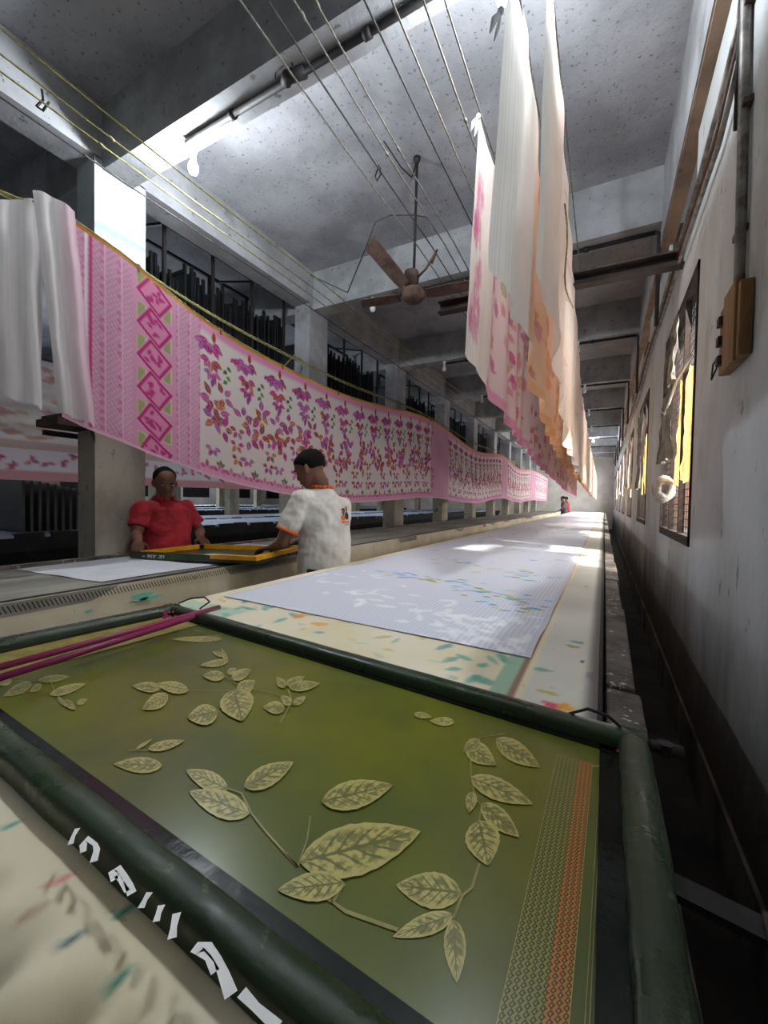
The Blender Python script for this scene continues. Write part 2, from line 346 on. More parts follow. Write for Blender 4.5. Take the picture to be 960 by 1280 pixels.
# windows of the right wall: frame, bars, wire grille
def window(i, y):
    y1 = y + WIN_W
    fr = MB()
    for a, b, c, d in ((y, y + .022, WIN_Z0, WIN_Z1), (y1 - .035, y1, WIN_Z0, WIN_Z1), (y, y1, WIN_Z0, WIN_Z0 + .05), (y, y1, WIN_Z1 - .04, WIN_Z1)):
        fr.box(XR - .008, XR + .05, a, b, c, d)
    wn = struct(fr, 'window_%d' % (1 + i), m_grille)
    for k in (1, 2): MB().box(XR + .0, XR + .03, y + WIN_W * k / 3 - .012, y + WIN_W * k / 3 + .012, WIN_Z0 + .03, WIN_Z1 - .03).build('mullion', m_grille, wn)
    g = MB(); r = .0022 if i < 6 else .004
    st = .045 if y < 8 else .09
    n = int(WIN_W / st)
    for k in range(1, n): yy = y + WIN_W * k / n; g.box(XR + .034, XR + .034 + 2 * r, yy - r, yy + r, WIN_Z0 + .03, WIN_Z1 - .03)
    n = int((WIN_Z1 - WIN_Z0) / st)
    for k in range(1, n): zz = WIN_Z0 + (WIN_Z1 - WIN_Z0) * k / n; g.box(XR + .030, XR + .030 + 2 * r, y + .02, y1 - .02, zz - r, zz + r)
    o = g.build('wire_grille', m_grille, wn); o['kind'] = 'stuff'
for i, y in enumerate(WIN_Y): window(i, y)
# bare bricks in the far reveal of each window
wall_r = bpy.data.objects['wall_right']; brick_me = None
for wi, y in enumerate(WIN_Y[2:7]):
    yy = y + WIN_W
    for row in range(17 if wi < 3 else 8):
        for c in range(2):
            x = XR + .055 + c * .092 - (row % 2) * .03; z = WIN_Z0 + .052 + row * .074
            if brick_me is None:
                o = MB().box(x, x + .086, yy - .016, yy + .01, z, z + .066).build('brick', m_brick, wall_r); brick_me = o.data; b0 = (x, yy, z)
            else:
                o = bpy.data.objects.new('brick', brick_me); COL.objects.link(o); o.parent = wall_r; o.location = (x - b0[0], yy - b0[1] + .004 * ((row * 5 + c * 3) % 3 - 1), z - b0[2])
# ------------------------------------------------------------------ electrics: conduits, bulbs, switch box
def conduit(k):
    y = B0 + BAY * k + .11; z = SOFF - .018
    x0 = -2.36 if k == 0 else -2.3
    t = empty('conduit', (x0, y, z), ['black conduit clipped under the nearest beam beside the lit bulb', 'dark conduit under the second beam behind the broken fan', 'dark conduit under the third beam, passing behind the hanging cloths', 'dark conduit under the fourth beam from the camera', 'dark conduit under the fifth beam from the camera', 'dark conduit under the sixth beam from the camera', 'dark conduit under the beam second before the end wall', 'dark conduit under the beam next to the end wall'][k], 'pipe')
    MB().tube([(x0, y, z), (.30, y, z)], .017, 8).build('pipe', m_iron, t, True)
    MB().tube([(.30, y, z), (.325, y, z - .01), (.33, y, z - .06), (.33, y, z - .75 if k else z - .2)], .015, 8).build('drop_pipe', m_iron, t, True)
    for x in (-1.95, -1.05, -.2): MB().tube([(x - .02, y, z), (x + .02, y, z)], .024, 8).build('coupling', m_iron, t, True)
    if k == 0:
        MB().tube([(-1.55, y, z), (-1.53, y - .02, z), (-1.42, y, z)], .03, 8).build('junction', m_iron, t, True)
        MB().tube([(-1.52 + .06 * math.cos(a / 9 * PI), y - .05, z - .01 + .06 * math.sin(a / 9 * PI)) for a in range(10)], .004, 6).build('wire_loop', m_iron, t, True)
for k in range(8): conduit(k)
def bulb(x, y, z, lit, label, energy=0, group=None):
    t = empty('light_bulb', (x, y, z), label, 'bulb', group)
    MB().lathe((x, y, z), [(.022, 0), (.022, -.02), (.016, -.024), (.017, -.062), (.012, -.064)], 12).build('lamp_holder', m_lampbase, t, True)
    g = MB().lathe((x, y, z), [(.012, -.058), (.016, -.075), (.030, -.105), (.032, -.125), (.024, -.148), (.004, -.158)], 14).build('glass_bulb', m_bulb_on if lit else m_bulb_off, t, True)
    if lit:
        l = lamp('bulb_light', 'POINT', (0, 0, -.115), energy, (.88, .94, 1), shadow_soft_size=.035); l.parent = t
        g.visible_shadow = False
    return t
bulb(-2.377, 1.775, SOFF, True, 'lit white bulb under the nearest beam at the end of the black conduit', 50)
bulb(-.43, 1.765, SOFF, True, 'lit white bulb under the nearest beam above the hanging white cloths', 50)
bulb(-6.4, 3.95, SOFF, True, 'lit white bulb in the left hall beyond the columns, nearest of three', 70)
bulb(-6.4, 10.8, SOFF, True, 'lit white bulb in the left hall beyond the columns, farthest of three', 70)
bulb(-12.6, 6.2, SOFF, True, 'lit white bulb deep in the left hall toward the left windows', 80)
for k in range(1, 7):
    yy = B0 + BAY * k + .06
    for x, side in ((-2.3, 'on the column side'), (-.38, 'beside the hanging cloths')):
        far = ['', 'second', 'third', 'fourth', 'fifth', 'sixth', 'seventh'][k]
        lit = (k == 6 and x > -1)
        bulb(x, yy, SOFF, lit, ('lit' if lit else 'unlit') + ' white bulb hanging from the %s beam %s' % (far, side), 60)
# wooden switch box and the pipes on the right wall
t = empty('switch_box', (.38, 1.8, 1.72), 'brown wooden switch box on the whitewashed wall under the vertical pipe', 'box')
bevel(MB().box(.362, .398, 1.70, 1.955, 1.745, 1.985).build('box_body', m_wood, t), .004)
bevel(MB().box(.354, .364, 1.725, 1.87, 1.735, 2.0).build('front_board', m_wood, t), .003)
for z in (1.79, 1.86, 1.93): MB().box(.346, .363, 1.89, 1.925, z - .016, z + .016).build('switch', m_rust, t)
MB().tube([(.355, 1.93, 1.78), (.345, 1.97, 1.74), (.35, 1.98, 1.80), (.36, 1.95, 1.82)], .003, 6).build('loose_wire', m_iron, t, True)
t = empty('wall_pipe', (.385, 1.83, 2.0), 'grey vertical pipe running down to the wooden switch box', 'pipe')
MB().tube([(.38, 1.80, 1.99), (.38, 1.82, 2.4), (.38, 1.86, 2.95), (.38, 1.86, 3.33)], .016, 10).build('pipe', m_galv, t, True)
for z in (2.2, 2.62, 2.98): MB().box(.372, .399, 1.80, 1.88, z - .01, z + .01).build('pipe_clip', m_rust, t)
MB().tube([(.375, 1.90, 2.6), (.372, 1.89, 3.0), (.375, 1.87, 3.33)], .009, 8).build('black_cable', m_iron, t, True)
for n, (dz, rr, lab, mm) in enumerate(((0, .011, 'upper grey pipe running along the right wall toward the far windows', m_galv), (-.07, .009, 'thin brown cable running along the right wall under the grey pipe', m_rust), (-.15, .011, 'lower dark pipe running along the right wall above the windows', m_rust))):
    pts = [(.375, 1.9, 2.99 + dz)] + [(.375 + .004 * math.sin(y * 3 + n), y, 2.94 + dz + .02 * math.sin(y * 1.3 + n)) for y in np.arange(2.2, 17.8, .4)]
    tag(MB().tube(pts, rr, 8).build('wall_pipe' if n != 1 else 'wall_cable', m_galv if n != 1 else mm, smooth=True, origin=(.375, 1.9, 2.9)), lab, 'pipe' if n != 1 else 'cable')
# rusty channel beam hung across the aisle into the right wall
t = empty('steel_channel', (-.4, 3.2, 2.78), 'dark brown steel channel spanning from right wall behind the hanging cloths', 'beam')
def xz(x): return 2.80 + (x + 1.23) * -.012
ch = MB()
for zz, th, y0, y1 in ((.082, .012, 3.17, 3.25), (0, .012, 3.17, 3.25), (.04, .08, 3.235, 3.25)):
    ch.hexa([(-1.24, y0, xz(-1.24) + zz - th / 2), (.42, y0, xz(.42) + zz - th / 2), (.42, y1, xz(.42) + zz - th / 2), (-1.24, y1, xz(-1.24) + zz - th / 2), (-1.24, y0, xz(-1.24) + zz + th / 2), (.42, y0, xz(.42) + zz + th / 2), (.42, y1, xz(.42) + zz + th / 2), (-1.24, y1, xz(-1.24) + zz + th / 2)])
ch.build('channel', m_ibeam, t)
for x in (-.715,): MB().bar((x, 3.21, xz(x) + .08), (x, 3.21, CEIL), .02, .02).build('hanger_rod', m_iron, t)
# old ceiling fan without covers
fx, fy = -1.35, 2.962; fz = EYE + 1.60
t = empty('ceiling_fan', (fx, fy, CEIL), 'rusty brown ceiling fan with drooping wooden blades on a long black rod', 'fan')
MB().lathe((fx, fy, CEIL), [(.028, 0), (.026, -.02), (.012, -.05)], 12).build('ceiling_cup', m_iron, t, True)
MB().tube([(fx, fy, CEIL - .04), (fx - .01, fy, fz + .1)], .011, 8).build('rod', m_iron, t, True)
MB().lathe((fx - .03, fy, fz + .14), [(.02, .06), (.055, .05), (.06, 0), (.055, -.05), (.02, -.07)], 16).build('upper_cover', m_rust, t, True)
MB().lathe((fx - .01, fy, fz), [(.03, .07), (.075, .05), (.09, .02), (.09, -.02), (.06, -.045), (.02, -.055)], 18).build('motor', m_rust, t, True)
def blade(tip, w0, w1):
    c = Vector((fx - .01, fy, fz)); p = Vector(tip); d = (p - c).normalized(); a = d.cross(Vector((0, .5, 1))).normalized()
    st = c + d * .10; s2 = c + d * .2
    b = MB(); up = d.cross(a).normalized() * .004
    q = [st - a * w0 * .4, s2 - a * w0 * .5, p - a * w1 * .5, p + a * w1 * .5, s2 + a * w0 * .5, st + a * w0 * .4]
    return b.poly([x - up for x in q], .008, up.normalized()).build('blade', m_rust, t)
blade((fx - .25, fy - .28, fz + .32), .12, .13); blade((fx - .42, fy - .1, fz - .02), .075, .07); blade((fx + .55, fy + .05, fz + .0), .09, .08)
tl = MB().tube([(fx - .27, fy - .27, fz + .33), (fx - .22, fy - .25, fz + .48), (fx - .12, fy - .2, fz + .53), (fx + .02, fy - .1, fz + .55), (fx + .12, fy - .05, fz + .53)], .005, 6).build('tie_cord', m_wired, t, True)
MB().tube([(fx, fy, fz + .12), (fx + .1, fy - .02, fz + .17), (fx + .2, fy - .05, fz + .27), (fx + .16, fy - .05, fz + .18)], .009, 6).build('bent_wire', m_rust, t, True)
tag(MB().tube([(-1.62, 2.86, 3.86), (-1.60, 2.84, 3.79), (-1.63, 2.83, 3.74), (-1.65, 2.84, 3.79), (-1.63, 2.86, 3.88)], .006, 6).build('ceiling_hook', m_iron, smooth=True, origin=(-1.63, 2.85, 3.9)), 'small black hook dangling from the ceiling left of the fan rod', 'hook')
tag(MB().tube([(-1.42, 2.55, 3.75), (-1.36, 2.7, 3.66), (-1.34, 2.85, 3.68), (fx, 2.95, 3.86)], .005, 6).build('slack_wire', m_iron, smooth=True, origin=(fx, 2.95, 3.86)), 'slack black wire looping to the top of the fan rod', 'wire')
tag(MB().tube([(-3.06, 3.82, 3.84), (-2.4, 3.6, 3.40), (fx - .27, fy - .27, fz + .33)], .005, 6).build('stay_wire', m_iron, smooth=True, origin=(-3.06, 3.82, 3.84)), 'dark wire stretched from second column to the upper fan blade', 'wire')
# ------------------------------------------------------------------ printing tables
TZ = .86
YT = 22.6
t = empty('printing_table', (-.7, 9, 0), 'long cream printing table in front carrying the white printed cloth and green screen', 'table')
# top: print-stained resin sheet, painted where the leaves were blocked before
sY = np.concatenate([np.arange(-.28, .30, .006), np.arange(.30, .9, .012), np.arange(.9, 2.6, .007), np.linspace(2.6, YT, 220)]); sY = mono(sY); wX = np.linspace(-1.41, 0, 190)
cv = Canvas(sY, wX, (236, 225, 192))
nz = noise2(cv.S * 4, cv.W * 5, 3)[..., None]; cv.c += nz * np.array([10, 14, 26])
cv.c[:] = np.where((cv.W > -.135)[..., None], np.array([222, 219, 206]) + nz * 18, cv.c)
r = np.random.default_rng(5)
for _ in range(60): cv.leaf(r.uniform(.85, 1.45), r.uniform(-1.38, -.2), r.uniform(0, 6.3), r.uniform(.03, .07), r.uniform(.012, .024), [(150, 190, 170), (196, 178, 120), (120, 170, 160), (226, 180, 90)][r.integers(4)], alpha=r.uniform(.25, .75))
for (px, py) in ((600, 800), (625, 815), (650, 835), (560, 815), (520, 790), (640, 810), (580, 830), (610, 850), (345, 735), (300, 760), (315, 750), (285, 765), (330, 760), (370, 770)):
    p = at(px, py, z=TZ)
    for k in range(3): cv.leaf(p.y + r.uniform(-.03, .03), p.x + r.uniform(-.04, .04), r.uniform(0, 6.3), r.uniform(.04, .08), .024, (104, 172, 152) if px < 520 or px > 570 else (120, 160, 158), alpha=.75)
cv.rect(.7, 1.12, -.205, -.16, (156, 196, 170), .85); cv.rect(.7, 17, -.165, -.155, (136, 84, 70), .75)
cv.rect(.88, 1.05, -1.40, -1.1, (150, 196, 174), .5)
for (px, py, c, rs, rw) in ((692, 882, (232, 60, 104), .018, .024), (708, 884, (246, 178, 50), .016, .016), (686, 866, (200, 190, 80), .01, .02), (733, 733, (190, 196, 90), .03, .012), (722, 803, (130, 150, 160), .014, .02), (715, 808, (150, 140, 100), .012, .02), (728, 827, (60, 58, 52), .012, .003), (738, 845, (170, 172, 196), .03, .008), (376, 770, (238, 150, 60), .03, .02), (400, 780, (240, 170, 80), .02, .03)):
    p = at(px, py, z=TZ); cv.blob(p.y, p.x, rs, rw, c, .85, .5, int(px))
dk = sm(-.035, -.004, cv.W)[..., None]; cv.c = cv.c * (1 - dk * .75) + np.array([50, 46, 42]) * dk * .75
for (s, ww) in ((.10, -.30), (.15, -.33), (.12, -.2)): cv.leaf(s, ww, r.uniform(1.2, 1.9), .05, .012, (40, 140, 124), alpha=.9)
for (px, py, c) in ((65, 1112, (224, 120, 120)), (5, 1040, (60, 160, 140)), (150, 1152, (20, 140, 120)), (140, 1240, (40, 130, 110)), (30, 1150, (196, 160, 130)), (80, 1190, (60, 90, 100))):
    p = at(px, py, z=TZ); cv.leaf(p.y - .004, p.x - .01, .35, .028, .008, c, alpha=.85)
Sg, Wg = cv.S, cv.W
a_ = np.clip(.20 - Sg, 0, 1); rad = .10; th = np.minimum(a_ / rad, PI / 2)      # the sheet rolls over the table end and hangs down in folds
yy = np.where(a_ > 0, .20 - rad * np.sin(th), Sg); zz = TZ - rad * (1 - np.cos(th)) - np.maximum(a_ - rad * PI / 2, 0)
fold = sm(.0, .07, a_) * (.015 * np.sin(Wg * 85 + 5 * noise1(Wg.ravel() * 5, 4).reshape(Wg.shape) + a_ * 9) + .016 * noise2(Wg * 22 + a_ * 8, a_ * 5, 8))
P = np.stack([Wg, yy - fold * np.sin(th), zz + fold * np.cos(th)], -1)
grid('table_top', P, m_tprint, t, cv.c)
b = MB().box(-1.405, -.004, .26, YT, TZ - .09, TZ - .003)
b.build('table_slab', m_tside, t)
for k in range(9):
    y = .5 + k * 2.1
    MB().box(-1.28, -1.16, y, y + .25, 0, TZ - .09).build('pier', m_dark, t); MB().box(-.25, -.13, y, y + .25, 0, TZ - .09).build('pier', m_dark, t)
MB().box(-1.41, -1.395, .26, YT, .34, TZ - .003).build('side_cover', m_tside, t)
MB().tube([(.004, .3, TZ - .008), (.004, 4, TZ - .008), (.004, YT, TZ - .008)], .006, 6).build('edge_wire', m_iron, t)
y = .30; k = 0
while y < YT:
    L = .62 + .25 * RNG.random()
    j = RNG.uniform(-.006, .006, 4)
    o = MB().hexa([(.014, y, TZ - .20), (.083 + j[0], y, TZ - .20), (.083 + j[1], y + L - .012, TZ - .20), (.014, y + L - .012, TZ - .20), (.016, y, TZ - .014 + j[2]), (.080 + j[0], y, TZ - .018 + j[2]), (.080 + j[1], y + L - .012, TZ - .018 + j[3]), (.016, y + L - .012, TZ - .014 + j[3])]).build('kerb_block', m_kerb, t)
    bevel(o, .006, 2); y += L
MB().box(-.02, .075, .30, YT, 0, TZ - .20).build('kerb_base', m_dark, t)
# second table
T2A, T2B = -1.93, -2.76
t = empty('printing_table', (-2.4, 9, 0), 'second printing table with worn grey top and cream side where both men work', 'table')
MB().box(T2B, T2A + .02, -1.5, YT, TZ - .05, TZ).build('table_top', m_t2top, t)
n = 90; ys = np.linspace(-1.5, YT, 320); zs = np.linspace(0, 1, 12)
Yg, Zg = np.meshgrid(ys, zs, indexing='ij')
P = np.stack([T2A + .022 + .02 * Zg + .012 * noise2(Yg * 1.5, Zg * 2, 6), Yg, TZ + .003 - Zg * .55], -1)
grid('side_cover', P, m_tside, t)
cm = MB()
for k in range(230):
    y = -.5 + k * .0145; cm.stroke([(T2A + .037, y, TZ - .006), (T2A + .040, y + .012, TZ - .034)], .0036, nrm=(1, 0, 0))
cm.stroke([(T2A - .004, -1.4, TZ + .003), (T2A - .004, 17, TZ + .003)], .030)
cm.build('stitched_edge', m_dark, t)['kind'] = 'stuff'
pt = MB()
for (px, py, L_, W_) in ((178, 744, .05, .012), (188, 747, .055, .009), (176, 749, .035, .007), (110, 764, .016, .007)):
    p = at(px, py, x=T2A + .036); pt.poly([p + Vector((.006, L_ * math.cos(a) * (1 + .25 * math.sin(3 * a)), W_ * math.sin(a))) for a in np.linspace(0, 2 * PI, 18)[:-1]])
pt.build('green_paint_smear', M('turquoise_paint', (120, 200, 180)), t)['label'] = 'turquoise paint smear'
MB().box(T2B - .05, T2B, -1.5, YT, TZ - .2, TZ + .018).build('back_kerb', m_kerb, t)
MB().box(T2B + .05, T2A - .1, -1.4, YT, 0, TZ - .05).build('table_base', m_dark, t)
# tables beyond the column row
far_lab = ['long pale blue covered table just beyond the column row', 'long pale blue covered table next to it, farther from the columns', 'pale covered table in the middle of the left hall', 'pale covered table far across the left hall', 'thin far pale table nearest the left windows']
for i, (a, b_, lab) in enumerate(((-5.0, -6.3, far_lab[0]), (-6.42, -7.7, far_lab[1]), (-10.6, -12.0, far_lab[2]), (-12.6, -14, far_lab[3]), (-17, -18.4, far_lab[4]))):
    t = empty('printing_table', ((a + b_) / 2, 8, 0), lab, 'table')
    MB().box(b_, a, -2, YT, TZ - .03, TZ).build('table_top', m_paleblue, t)
    MB().box(b_ - .02, a + .03, -2, YT, TZ - .16, TZ - .031).build('edge_band', m_blacktop, t)
    MB().box(b_ + .1, a - .05, -2, YT, 0, TZ - .161).build('table_base', m_dark, t)
    e = MB(); rr = np.random.default_rng(20 + i)
    for k in range(60):
        y = -1.5 + k * .3; w_ = rr.uniform(.16, .28); e.box(a - .04, a + .035, y, y + w_, TZ - .06 - rr.uniform(0, .05), TZ + rr.uniform(.0, .02))
    e.build('rubber_clips', m_blacktop, t)['kind'] = 'stuff'
# ------------------------------------------------------------------ white cloth pinned on the front table
s0, s1 = 1.10, YT - .05; x0, x1 = -1.345, -.155
sY = np.concatenate([np.arange(s0, 4.6, .0055), np.linspace(4.6, s1, 260)]); sY = mono(sY); wX = np.linspace(x0, x1, 220)
cv = Canvas(sY, wX, (226, 227, 237))
lines = .5 + .5 * np.cos(cv.W * 2 * PI / .0165); cv.c -= (sm(.6, .95, lines) * sm(6, 2.5, cv.S) * 16)[..., None]
r = np.random.default_rng(11)
BL = [(96, 176, 212), (70, 150, 204), (130, 196, 224), (150, 170, 214)]; YE_ = [(214, 190, 60), (196, 182, 40), (232, 196, 96), (150, 140, 50)]
def spray(s, w, k):
    for _ in range(k):
        a, b = s + r.normal(0, .05), w + r.normal(0, .12); y_ = r.random() < .28
        cv.leaf(a, b, r.choice([0, PI]) + PI / 2 + r.uniform(-.5, .5), r.uniform(.035, .085), r.uniform(.012, .028), (YE_ if y_ else BL)[r.integers(4)], alpha=r.uniform(.45, .95))
def ghost(s, w, k):
    for _ in range(k): cv.leaf(s + r.normal(0, .07), w + r.normal(0, .13), r.uniform(0, 6.3), r.uniform(.05, .10), r.uniform(.02, .035), (252, 252, 254), alpha=.6)
for (px, py, k) in ((620, 745, 24), (655, 760, 18), (555, 728, 18), (515, 722, 12), (660, 718, 18), (585, 705, 10), (690, 702, 8), (640, 722, 8)):
    p = at(px, py, z=TZ); spray(p.y, p.x, k)
for (px, py, k) in ((540, 775, 16), (600, 800, 20), (650, 810, 16), (470, 750, 16), (580, 770, 14), (420, 730, 10), (450, 720, 10)):
    p = at(px, py, z=TZ); ghost(p.y, p.x, k)
for k in range(60): spray(r.uniform(2.4, 9), r.uniform(x0 + .1, x1 - .1), 4)
ed = np.minimum(cv.W - x0, x1 - cv.W); cv.c[:] = np.where((ed < .018)[..., None], np.array([214, 212, 222]), cv.c)
wob = .006 * noise1(cv.S.ravel() * 5, 9).reshape(cv.S.shape)
P = np.stack([cv.W + wob * (cv.W > -.4), cv.S + .075 * (cv.W - x1) * -1 * sm(2.4, 1.1, cv.S) * .55, TZ + .0035 + .002 * noise2(cv.S * 3, cv.W * 3, 2)], -1)
o = tag(grid('printed_cloth', P, m_cloth, None, cv.c, (-.75, 6, TZ)), 'long white cloth with blue and yellow leaf prints pinned down the front table', 'cloth')
# white cloth lying on the second table
q = [Vector((-2.72, .985, 0)), Vector((-2.015, 1.04, 0)), Vector((-2.0, 2.6, 0)), Vector((-2.74, 2.6, 0))]
U, V_ = np.meshgrid(np.linspace(0, 1, 40), np.linspace(0, 1, 60), indexing='ij')
P = np.zeros(U.shape + (3,))
for i in range(3): P[..., i] = (q[0][i] * (1 - U) + q[1][i] * U) * (1 - V_) + (q[3][i] * (1 - U) + q[2][i] * U) * V_
P[..., 2] = TZ + .004 + .0015 * np.sin(U * 14 + V_ * 3)
tag(grid('white_cloth', P, m_muslin2, None, None, (-2.4, 1.6, TZ)), 'plain white cloth lying on the grey second table under the yellow edged screen', 'cloth')
# ------------------------------------------------------------------ the big green screen in front
FZ, MZ = .893, .868
FL, FR, NR, NL = Vector((-1.305, .905, 0)), Vector((.073, .782, 0)), Vector((.073, .210, 0)), Vector((-1.38, .280, 0))
t = empty('printing_screen', (-.55, .5, TZ), 'large green printing screen with golden leaf motifs lying nearest the camera', 'screen')
def lerp(a, b, k): return a + (b - a) * k
cen = (FL + FR + NR + NL) / 4
def rail(a, b, w, name='frame_rail'):
    """rounded hollow-section rail with a dark inner ledge; outer edge a-b"""
    d = (b - a).normalized(); nrm = Vector((-d.y, d.x, 0));
    if nrm.dot(cen - a) < 0: nrm = -nrm
    prof = [(0, 0), (0, .72), (.06, .9), (.2, 1), (.5, 1.02), (.8, 1), (.94, .88), (1, .7), (1, 0)]
    n = 24; vs = []; fs = []; m = len(prof)
    for i in range(n + 1):
        p = lerp(a, b, i / n); wv = .0008 * math.sin(i * 2.1)
        for (u, z) in prof: vs.append(p + nrm * (w * u + wv) + Vector((0, 0, TZ + .0008 + (FZ - TZ - .0008) * z)))
    for i in range(n):
        for j in range(m - 1): fs.append((i * m + j, i * m + j + 1, (i + 1) * m + j + 1, (i + 1) * m + j))
    fs += [tuple(range(m)), tuple(n * m + j for j in range(m))[::-1]]
    return MB().add(vs, fs).build(name, m_green, t, True), d, nrm
RW = .042
rails = [rail(FL, FR, .040), rail(FR, NR, .042), rail(NR, NL, .038), rail(NL, FL, .055)]
for (o, d, nn), (a, b, w_, lw) in zip(rails, ((FL, FR, .040, .012), (FR, NR, .042, .026), (NR, NL, .038, .024), (NL, FL, .055, .012))):
    a2, b2 = a + nn * w_, b + nn * w_
    MB().hexa([a2 + Vector((0, 0, MZ - .006)), b2 + Vector((0, 0, MZ - .006)), b2 + nn * lw + Vector((0, 0, MZ - .006)), a2 + nn * lw + Vector((0, 0, MZ - .006)), a2 + Vector((0, 0, MZ + .004)), b2 + Vector((0, 0, MZ + .004)), b2 + nn * lw + Vector((0, 0, MZ + .004)), a2 + nn * lw + Vector((0, 0, MZ + .004))]).build('inner_ledge', m_greenblk, t)
mq = [NL + Vector((.045, .04, 0)), NR + Vector((-.035, .04, 0)), FR + Vector((-.035, -.03, 0)), FL + Vector((.04, -.03, 0))]
U, V_ = np.meshgrid(np.linspace(0, 1, 50), np.linspace(0, 1, 30), indexing='ij'); P = np.zeros(U.shape + (3,))
for i in range(2): P[..., i] = (mq[0][i] * (1 - U) + mq[1][i] * U) * (1 - V_) + (mq[3][i] * (1 - U) + mq[2][i] * U) * V_
P[..., 2] = MZ - .002 * np.sin(U * PI) * np.sin(V_ * PI)
grid('screen_mesh', P, m_mesh, t)
# corner details: wire loops, bolt, bracket
MB().tube([(-1.28, .905, .893), (-1.25, .93, .91), (-1.19, .94, .92), (-1.14, .92, .915), (-1.15, .89, .897)], .0028, 6).build('wire_loop', m_iron, t, True)
pp = [at(x, y, z=z) for x, y, z in ((712, 892, .89), (735, 886, .915), (760, 895, .915), (775, 908, .893))]
MB().tube(pp, .0026, 6).build('wire_loop', m_iron, t, True)
MB().tube([(.065, .762, .882), (.118, .765, .882)], .009, 10).build('bolt', m_ibeam, t, True)
MB().lathe((.095, .764, .873), [(.012, 0), (.012, .018)], 6).build('nut', m_ibeam, t)
MB().bar((.05, .505, .874), (.165, .487, .870), .028, .008).build('bracket', m_iron, t)
bevel(MB().bar((.14, .487, .877), (.27, .475, .874), .036, .008).build('bracket', m_ibeam, t), .002)
# painted lettering strokes on the near rail
gl = MB()
def gpt(x, y): return at(x / 2, 940 + y / 2, z=FZ + .0008)
for pts, wd in (([(176, 232), (183, 212), (194, 192)], .0048), ([(208, 252), (208, 232), (216, 216), (238, 232), (242, 246), (234, 276)], .0052), ([(286, 322), (282, 300), (294, 290), (312, 312), (322, 334), (330, 356)], .0058), ([(292, 310), (300, 322), (318, 350)], .004),
                ([(352, 392), (362, 372), (374, 352)], .0056), ([(390, 426), (396, 406), (404, 384)], .0056), ([(430, 468), (434, 440), (442, 404)], .0064), ([(484, 506), (496, 490), (520, 488), (544, 520), (560, 560), (578, 610)], .0072), ([(500, 500), (520, 516), (538, 552)], .006), ([(604, 602), (640, 640), (696, 690)], .0072)):
    MB().stroke([gpt(*p) for p in pts], [wd * 1.25 * (.85 + .2 * math.sin(i * 1.7 + len(pts))) for i in range(len(pts))]).build('painted_letter', m_white, t)
# leaf motifs: open mesh showing golden through the green emulsion
def leaf_material():
    m = bpy.data.materials.new('golden_leaf_print'); m.use_nodes = True; nt = m.node_tree; N, L = nt.nodes, nt.links; b = N['Principled BSDF']; b.inputs['Roughness'].default_value = .3
    uv = N.new('ShaderNodeUVMap'); sp = N.new('ShaderNodeSeparateXYZ'); L.new(uv.outputs[0], sp.inputs[0])
    def mth(op, a, bb=None, c=None):
        n = N.new('ShaderNodeMath'); n.operation = op
        for i, v in enumerate((a, bb, c)):
            if v is None: continue
            if hasattr(v, 'links'): L.new(v, n.inputs[i])
            else: n.inputs[i].default_value = v
        return n.outputs[0]
    def rng(v, a, c):
        n = N.new('ShaderNodeMapRange'); n.interpolation_type = 'SMOOTHSTEP'; n.inputs[1].default_value = a; n.inputs[2].default_value = c; L.new(v, n.inputs[0]); return n.outputs[0]
    u, v = sp.outputs[0], mth('ABSOLUTE', sp.outputs[1])
    tc = N.new('ShaderNodeTexCoord'); ns = N.new('ShaderNodeTexNoise'); ns.inputs['Scale'].default_value = 40; L.new(tc.outputs['Object'], ns.inputs['Vector'])
    mid = rng(v, .10, .03)
    sv = mth('SINE', mth('ADD', mth('MULTIPLY_ADD', v, -11, mth('MULTIPLY', u, 44)), mth('MULTIPLY', ns.outputs[0], 3)))
    side = mth('MULTIPLY', rng(sv, .55, .95), rng(v, .98, .5))
    n2 = N.new('ShaderNodeTexNoise'); n2.inputs['Scale'].default_value = 130; n2.inputs['Detail'].default_value = 4; L.new(tc.outputs['Object'], n2.inputs['Vector'])
    sh = mth('MULTIPLY', mth('MULTIPLY', rng(mth('ADD', n2.outputs[0], mth('MULTIPLY', ns.outputs[0], .6)), .70, .92), rng(v, 1.0, .55)), .75)
    fac = mth('MINIMUM', mth('ADD', mth('ADD', mid, mth('MULTIPLY', side, .8)), sh), .9)
    x = N.new('ShaderNodeMix'); x.data_type = 'RGBA'; x.inputs[6].default_value = lin((192, 180, 108)); x.inputs[7].default_value = lin((92, 96, 38)); L.new(fac, x.inputs[0]); L.new(x.outputs[2], b.inputs['Base Color'])
    return m
m_leaf = leaf_material(); m_stem = M('golden_stem_print', (156, 146, 76), (130, 124, 60), 30, 3, .35)
